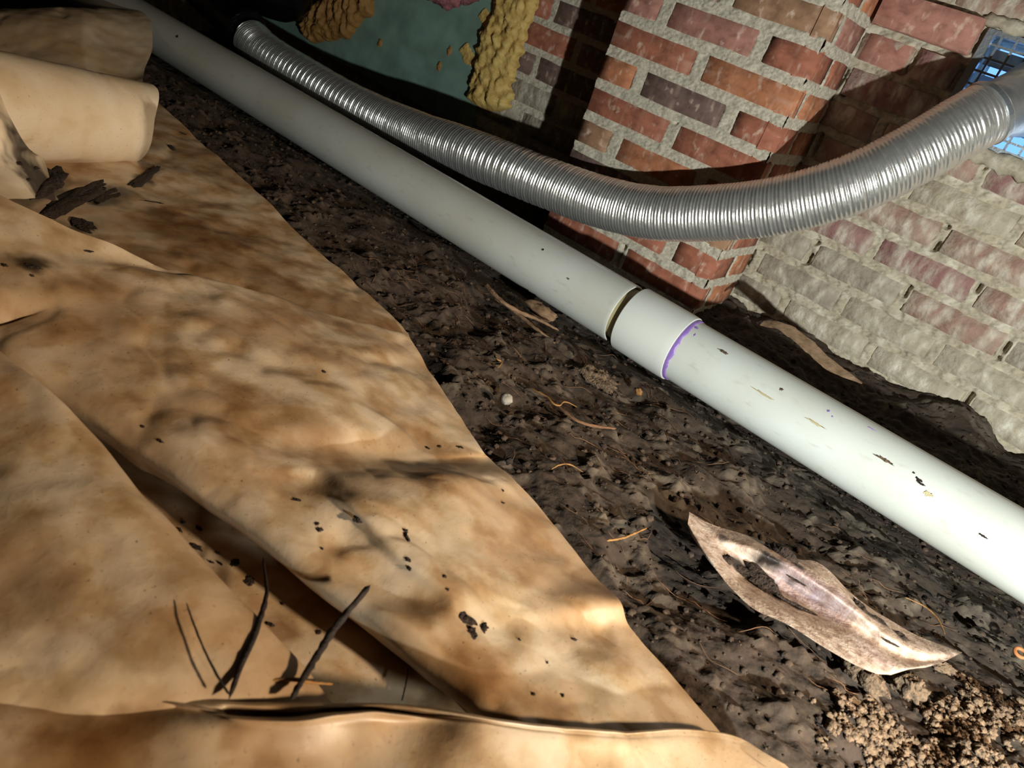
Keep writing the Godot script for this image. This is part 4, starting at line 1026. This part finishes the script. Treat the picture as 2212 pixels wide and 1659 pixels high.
	# crumbs of soil on the plastic
	var small := [
		[[Vector3(-0.3417, 0.0589, 1.0903), 0.179, Vector3(0.0014, 0.0012, 0.0018)], "dark soil, lower left of the pair under the big sheet's crease", "crumbs on the big folded sheet"],
		[[Vector3(-0.3357, 0.0582, 1.0925), 0.755, Vector3(0.0024, 0.0012, 0.0026)], "dark soil, upper right of the pair under the big sheet's crease", "crumbs on the big folded sheet"],
		[[Vector3(-0.3172, 0.0571, 1.1039), 1.042, Vector3(0.0013, 0.0012, 0.0013)], "dark soil, single crumb below the pair left of the sheet's crease", "crumbs on the big folded sheet"],
		[[Vector3(-0.375, 0.0595, 1.0882), 0.742, Vector3(0.0033, 0.0012, 0.0019)], "dark soil, crumb left of the crease peak on the big folded sheet", "crumbs on the big folded sheet"],
		[[Vector3(-0.2319, 0.0664, 1.0425), 0.648, Vector3(0.0015, 0.0012, 0.0018)], "dark soil, round crumb just above the long black patch", "crumbs on the big folded sheet"],
		[[Vector3(-0.2906, 0.0673, 1.0354), 0.442, Vector3(0.0029, 0.0012, 0.0016)], "dark soil, top crumb of the column right of the crease peak", "crumbs on the big folded sheet"],
		[[Vector3(-0.2829, 0.0678, 1.0402), -0.523, Vector3(0.0058, 0.0012, 0.0016)], "dark soil, second crumb down the column right of the crease peak", "crumbs on the big folded sheet"],
		[[Vector3(-0.2622, 0.068, 1.0577), 0.132, Vector3(0.0021, 0.0012, 0.0018)], "dark soil, third crumb down the column right of the crease peak", "crumbs on the big folded sheet"],
		[[Vector3(-0.2571, 0.0648, 1.0607), -0.247, Vector3(0.0035, 0.0012, 0.0013)], "dark soil, lowest crumb of the column right of the crease peak", "crumbs on the big folded sheet"],
		[[Vector3(-0.1149, 0.0491, 1.0533), 0.610, Vector3(0.0016, 0.0012, 0.0016)], "dark soil, left crumb of two near the big sheet's lower right edge", "crumbs on the big folded sheet"],
		[[Vector3(-0.1001, 0.0447, 1.0301), 0.588, Vector3(0.0013, 0.0012, 0.0014)], "dark soil, right crumb of two near the big sheet's lower right edge", "crumbs on the big folded sheet"],
		[[Vector3(-0.1311, 0.0315, 0.9613), 0.783, Vector3(0.0031, 0.0012, 0.0013)], "dark soil, flat crumb below the hollow in the big sheet's right edge", "crumbs on the big folded sheet"],
		[[Vector3(-0.2983, 0.0408, 0.8722), 0.323, Vector3(0.0013, 0.0012, 0.0013)], "dark soil, upper speck near the big sheet's right edge, below its crease", "crumbs on the big folded sheet"],
		[[Vector3(-0.284, 0.0416, 0.8894), 1.198, Vector3(0.0021, 0.0012, 0.0013)], "dark soil, lower speck near the big sheet's right edge, below its crease", "crumbs on the big folded sheet"],
		[[Vector3(-0.4009, 0.0252, 0.8629), 0.670, Vector3(0.0023, 0.0012, 0.0017)], "dark soil, middle speck of three above the tear in the right edge", "crumbs on the big folded sheet"],
		[[Vector3(-0.4037, 0.0266, 0.8799), 0.456, Vector3(0.0024, 0.0012, 0.0014)], "dark soil, leftmost speck of three above the tear in the right edge", "crumbs on the big folded sheet"],
		[[Vector3(-0.3904, 0.0232, 0.838), 0.851, Vector3(0.0044, 0.0012, 0.0018)], "dark soil, speck nearest the tear in the big sheet's right edge", "crumbs on the big folded sheet"],
		[[Vector3(-0.5148, 0.0649, 1.1538), 0.308, Vector3(0.0016, 0.0012, 0.0014)], "dark soil, round crumb near the big sheet's long curled edge, upper left", "crumbs on the big folded sheet"],
		[[Vector3(-0.49, 0.0653, 1.1513), 0.305, Vector3(0.0031, 0.0012, 0.0011)], "dark soil, flat crumb near the big sheet's long curled edge, lower right", "crumbs on the big folded sheet"],
		[[Vector3(-0.2202, 0.0659, 1.0503), 0.200, Vector3(0.0012, 0.0012, 0.0010)], "dark soil, speck right of the round crumb above the long patch", "crumbs on the big folded sheet"],
		[[Vector3(-0.1282, 0.0415, 1.0125), 0.066, Vector3(0.0010, 0.0012, 0.0010)], "dark soil, reddish speck in the lower right part of the big sheet", "crumbs on the big folded sheet"],
		[[Vector3(-0.1568, 0.0451, 1.0178), -0.139, Vector3(0.0012, 0.0012, 0.0008)], "dark soil, tiny speck between the long patch and the lower right edge", "crumbs on the big folded sheet"],
		[[Vector3(-0.5409, 0.0575, 0.9298), 0.356, Vector3(0.0026, 0.0012, 0.0021)], "dark soil, lone gritty crumb in the middle of the big folded sheet", "crumbs on the big folded sheet"],
		[[Vector3(-0.4408, 0.0082, 1.1514), 0.216, Vector3(0.0017, 0.0012, 0.0016)], "dark soil, topmost crumb on the lower layer in the gap", "crumbs in the gap between the sheets"],
		[[Vector3(-0.4281, 0.0084, 1.1435), -0.037, Vector3(0.0037, 0.0012, 0.0019)], "dark soil, upright crumb right of the topmost one in the gap", "crumbs in the gap between the sheets"],
		[[Vector3(-0.3932, 0.0089, 1.1465), 0.162, Vector3(0.0023, 0.0012, 0.0013)], "dark soil, small crumb right of the boat shaped one in the gap", "crumbs in the gap between the sheets"],
		[[Vector3(-0.3852, 0.011, 1.1577), 0.435, Vector3(0.0026, 0.0012, 0.0010)], "dark soil, flat crumb left of the forked one in the gap", "crumbs in the gap between the sheets"],
		[[Vector3(-0.3166, 0.0095, 1.134), 0.335, Vector3(0.0016, 0.0012, 0.0013)], "dark soil, speck right of the bent twig in the gap", "crumbs in the gap between the sheets"],
		[[Vector3(-0.3028, 0.0116, 1.1553), 0.384, Vector3(0.0034, 0.0012, 0.0017)], "dark soil, smear beside the bent twig in the gap", "crumbs in the gap between the sheets"],
		[[Vector3(-0.2754, 0.0105, 1.1275), 0.259, Vector3(0.0023, 0.0012, 0.0020)], "dark soil, crumb left of the thick twig in the gap", "crumbs in the gap between the sheets"],
		[[Vector3(-0.4332, 0.0085, 1.1583), -0.111, Vector3(0.0029, 0.0012, 0.0011)], "dark soil, speck below the topmost crumb in the gap", "crumbs in the gap between the sheets"],
		[[Vector3(-0.3801, 0.011, 1.1526), 0.081, Vector3(0.0031, 0.0012, 0.0010)], "dark soil, sliver beside the forked crumb in the gap", "crumbs in the gap between the sheets"],
		[[Vector3(-1.378, 0.0063, 0.6483), -0.130, Vector3(0.0162, 0.0014, 0.0059)], "dark clot on the thin sheet right of the rolled sheet", "clots of soil by the rolled sheet"],
		[[Vector3(-1.4694, 0.0044, 0.5715), 0.434, Vector3(0.0078, 0.0012, 0.0032)], "dark soil, smaller clot above the dark clot right of the rolled sheet", "clots of soil by the rolled sheet"],
		[[Vector3(-1.0042, 0.1143, 1.0634), 1.216, Vector3(0.0044, 0.0012, 0.0038)], "upper clot on the torn flap's left edge", "clots of soil by the rolled sheet"],
		[[Vector3(-1.0177, 0.1036, 1.0388), 1.186, Vector3(0.0046, 0.0012, 0.0047)], "middle clot on the torn flap", "clots of soil by the rolled sheet"],
		[[Vector3(-0.9824, 0.102, 1.0615), 1.861, Vector3(0.0043, 0.0012, 0.0030)], "lower clot on the torn flap", "clots of soil by the rolled sheet"],
		[[Vector3(-1.107, 0.0146, 0.8319), -1.940, Vector3(0.0170, 0.0012, 0.0029)], "dark soil, flake between the black streak and the oval stain", "clots of soil by the rolled sheet"],
		[[Vector3(-0.7602, 0.1005, 1.1448), 0.915, Vector3(0.0079, 0.0012, 0.0037)], "dark soil, flat black clot on the fold at the left edge, largest of three", "clots of soil by the rolled sheet"],
		[[Vector3(-0.7643, 0.1022, 1.1694), 0.411, Vector3(0.0028, 0.0012, 0.0024)], "dark soil, clot on the fold at the very left edge of the picture", "clots of soil by the rolled sheet"],
		[[Vector3(-0.7454, 0.0981, 1.1521), 1.154, Vector3(0.0024, 0.0012, 0.0012)], "dark soil, speck below the flat clot on the left fold", "clots of soil by the rolled sheet"],
		[[Vector3(-0.7954, 0.0957, 1.0753), 1.274, Vector3(0.0055, 0.0012, 0.0014)], "dark soil, thin sliver beside the oval clot on the left fold", "clots of soil by the rolled sheet"],
	]
	for k in small.size():
		crumb(small[k][0], k + 1.0, small[k][1], small[k][2])
	crumb([Vector3(-0.1991, 0.0594, 1.0553), 0.270, Vector3(0.0131, 0.0012, 0.0054)], 40.0, "long black patch of soil on the big folded sheet, largest on it")
	crumb([Vector3(-0.1813, 0.0532, 1.0435), -0.286, Vector3(0.0042, 0.0012, 0.0049)], 41.0, "black angular crumb of soil just right of the long black patch")
	crumb([Vector3(-0.1815, 0.0579, 1.0583), -0.521, Vector3(0.0062, 0.0012, 0.0034)], 42.0, "black wedge of soil just below the long black patch")
	crumb([Vector3(-0.3231, 0.0668, 1.0618), -0.016, Vector3(0.0044, 0.0012, 0.0042)], 43.0, "black clot of soil stuck at the peak of the big sheet's crease")
	crumb([Vector3(-0.4077, 0.0095, 1.158), 0.521, Vector3(0.0051, 0.0012, 0.0031)], 44.0, "dark boat shaped crumb on the lower layer, at the flap's edge")
	crumb([Vector3(-0.3752, 0.0098, 1.1418), 1.842, Vector3(0.0046, 0.0012, 0.0036)], 45.0, "dark forked crumb of soil on the lower layer in the gap")
	crumb([Vector3(-0.3507, 0.0106, 1.1438), 0.959, Vector3(0.0041, 0.0012, 0.0051)], 46.0, "largest dark crumb on the lower layer, left of the bent twig")
	crumb([Vector3(-1.0227, 0.0179, 0.9728), 0.118, Vector3(0.0274, 0.0026, 0.0111)], 47.0, "oval black clot of soil on the fold left of the dark oval stain")
	crumb([Vector3(-1.0109, 0.0853, 1.0276), 2.485, Vector3(0.0600, 0.0040, 0.0182)], 48.0, "black heap of soil on the torn flap's lower edge")
	crumb([Vector3(-1.0567, 0.0429, 0.9689), 2.297, Vector3(0.0778, 0.0036, 0.0154)], 49.0, "black bank of soil between the torn flap and the sheet below")
	crumb([Vector3(-1.1413, 0.0124, 0.8744), 2.070, Vector3(0.0527, 0.0031, 0.0134)], 50.0, "black streak of soil curving right from the bank below the roll")
	crumb([Vector3(-1.2043, 0.0136, 0.7933), 2.350, Vector3(0.0739, 0.0021, 0.0093)], 51.0, "end of the black soil streak, just under the roll's right end")
	# pebbles
	tag(part("pebble", lump(Vector3(0.0095, 0.008, 0.009), 9.1, 0.15), M.stone, self, Transform3D(Basis(), Vector3(-0.4474, 0.012, 0.6744))), "round pale pebble on the soil beside the big sheet's edge", "pebble")
	tag(part("wood_chip", lump(Vector3(0.006, 0.006, 0.004), 10.1, 0.4), M.straw, self, Transform3D(Basis(), Vector3(-0.3673, 0.012, 0.4236))), "orange chip of wood at the foot of the cracked clod", "wood")
	tag(part("foam_lump", lump(Vector3(0.03, 0.012, 0.012), 11.1, 0.4), M.wood, self, Transform3D(Basis(Vector3.UP, 0.1), Vector3(-0.6284, 0.006, 0.3517))), "tan flake of wood half under the pipe, left of the coupling", "wood")
	var ring := TorusMesh.new()
	ring.inner_radius = 0.004
	ring.outer_radius = 0.0085
	tag(part("washer", ring, M.rust_ring, self, Transform3D(Basis(Vector3.RIGHT, 0.3), Vector3(0.2286, 0.008, 0.4421))), "small orange ring on the soil at the right edge", "washer")


func crumb(q: Array, seed_value: float, label: String, group := "") -> void:
	tag(part("soil_crumb", lump(q[2], seed_value * 1.37, 0.75 if q[2].x < 0.008 else 0.5, 23, 11), M.dark_soil, self, Transform3D(Basis(Vector3.UP, q[1]), q[0])), label, "soil crumb", group)


func splinter(points: Array, half: Array) -> ArrayMesh:   # a flat strip of split wood, a few millimetres thick
	var n := 50
	var path := along(points, n)
	var P := PackedVector3Array()
	for j in n:
		var f := float(j) / (n - 1) * (half.size() - 1)
		var k := mini(int(f), half.size() - 2)
		var w := lerpf(half[k], half[k + 1], f - k) * (1.0 + 0.4 * bumpy.get_noise_1d(j * 0.004))
		var up := Vector3(0.1, 0.8, -0.55).normalized()
		var out := Vector3(0, 0.55, 0.8).normalized()
		for q in [[-1, 0], [-0.8, 0.0025], [0.8, 0.0025], [1, 0], [0.8, -0.0025], [-0.8, -0.0025], [-1, 0]]:
			P.append(path[j] + up * w * q[0] + out * (q[1] + 0.001 * gritty.get_noise_2d(j * 0.01, q[0])))
	return grid(P, 7, n, PackedColorArray(), PackedVector2Array(), true)


func scatter(called: String, spots: PackedVector3Array, sizes: PackedFloat32Array, m: Material, seed_value: int, shape: Mesh) -> MultiMeshInstance3D:
	var rng := RandomNumberGenerator.new()
	rng.seed = seed_value
	var mm := MultiMesh.new()
	mm.transform_format = MultiMesh.TRANSFORM_3D
	mm.mesh = shape
	mm.instance_count = spots.size()
	for i in spots.size():
		var s := sizes[i]
		var b := Basis.from_euler(Vector3(rng.randf() * TAU, rng.randf() * TAU, rng.randf() * TAU)).scaled(Vector3(s, s * 0.75, s))
		mm.set_instance_transform(i, Transform3D(b, spots[i]))
	var o := MultiMeshInstance3D.new()
	o.name = numbered(called)
	o.multimesh = mm
	o.material_override = m
	add_child(o)
	return o


func crumbs() -> void:
	var shape := lump(Vector3.ONE, 21.0, 0.5, 9, 6)
	var r := RandomNumberGenerator.new()
	for kind in 2:
		r.seed = 3 + kind
		var spots := PackedVector3Array()
		var sizes := PackedFloat32Array()
		for i in [5000, 2600][kind]:
			var x := 0.4 - 2.2 * pow(r.randf(), 1.6)
			var z := lerpf(-0.16, sheet_line(x) + 0.03, r.randf())
			spots.append(Vector3(x, soil_height(x, z) + 0.0005, z))
			sizes.append(0.0012 + 0.0045 * pow(r.randf(), 4.0))
		tag(scatter(["soil_crumbs", "dark_crumbs"][kind], spots, sizes, [M.crumbly, M.dark_soil][kind], 3 + kind, shape), ["loose grey crumbs of soil strewn over the bare ground", "loose dark crumbs of soil strewn over the bare ground"][kind], "soil", "", "stuff")
	# hair roots matted into the soil
	r.seed = 12
	var fibres := SurfaceTool.new()
	fibres.begin(Mesh.PRIMITIVE_TRIANGLES)
	for i in 130:
		var p := Vector3(0.3 - 1.2 * r.randf(), 0, 0)
		p.z = lerpf(0.36, sheet_line(p.x) - 0.02, r.randf())
		var a := r.randf_range(-0.7, 0.7)
		var pts := []
		for k in 5:
			pts.append(Vector3(p.x, soil_height(p.x, p.z) + 0.0012 + 0.004 * r.randf() * r.randf(), p.z))
			a += r.randf_range(-0.5, 0.5)
			p += Vector3(cos(a), 0, sin(a)) * r.randf_range(0.006, 0.018)
		fibres.append_from(tube(pts, [0.0002, 0.0005, 0.0004, 0.0002], 5, 12), 0, Transform3D())
	tag(part("hair_roots", fibres.commit(), M.root), "fine brown hair roots matted over the bare soil between pipe and plastic", "roots", "", "stuff")
	r.seed = 8
	var heap := PackedVector3Array()
	var coarse := PackedFloat32Array()
	while heap.size() < 5200:
		var x := r.randf_range(0.03, 0.42)
		var z := r.randf_range(0.53, 0.8) + 0.2 * (0.25 - x)
		if bumpy.get_noise_2d(x * 0.4, z * 0.4) + (x - 0.16) * 4.0 < 0.0:
			continue
		heap.append(Vector3(x, soil_height(x, minf(z, sheet_line(x))) + 0.004 * r.randf(), z))
		coarse.append(0.0016 + 0.0042 * pow(r.randf(), 2.0))
	tag(scatter("rubble", heap, coarse, M.gravel, 6, shape), "pale crumbly rubble heaped in the lower right corner", "rubble", "", "stuff")
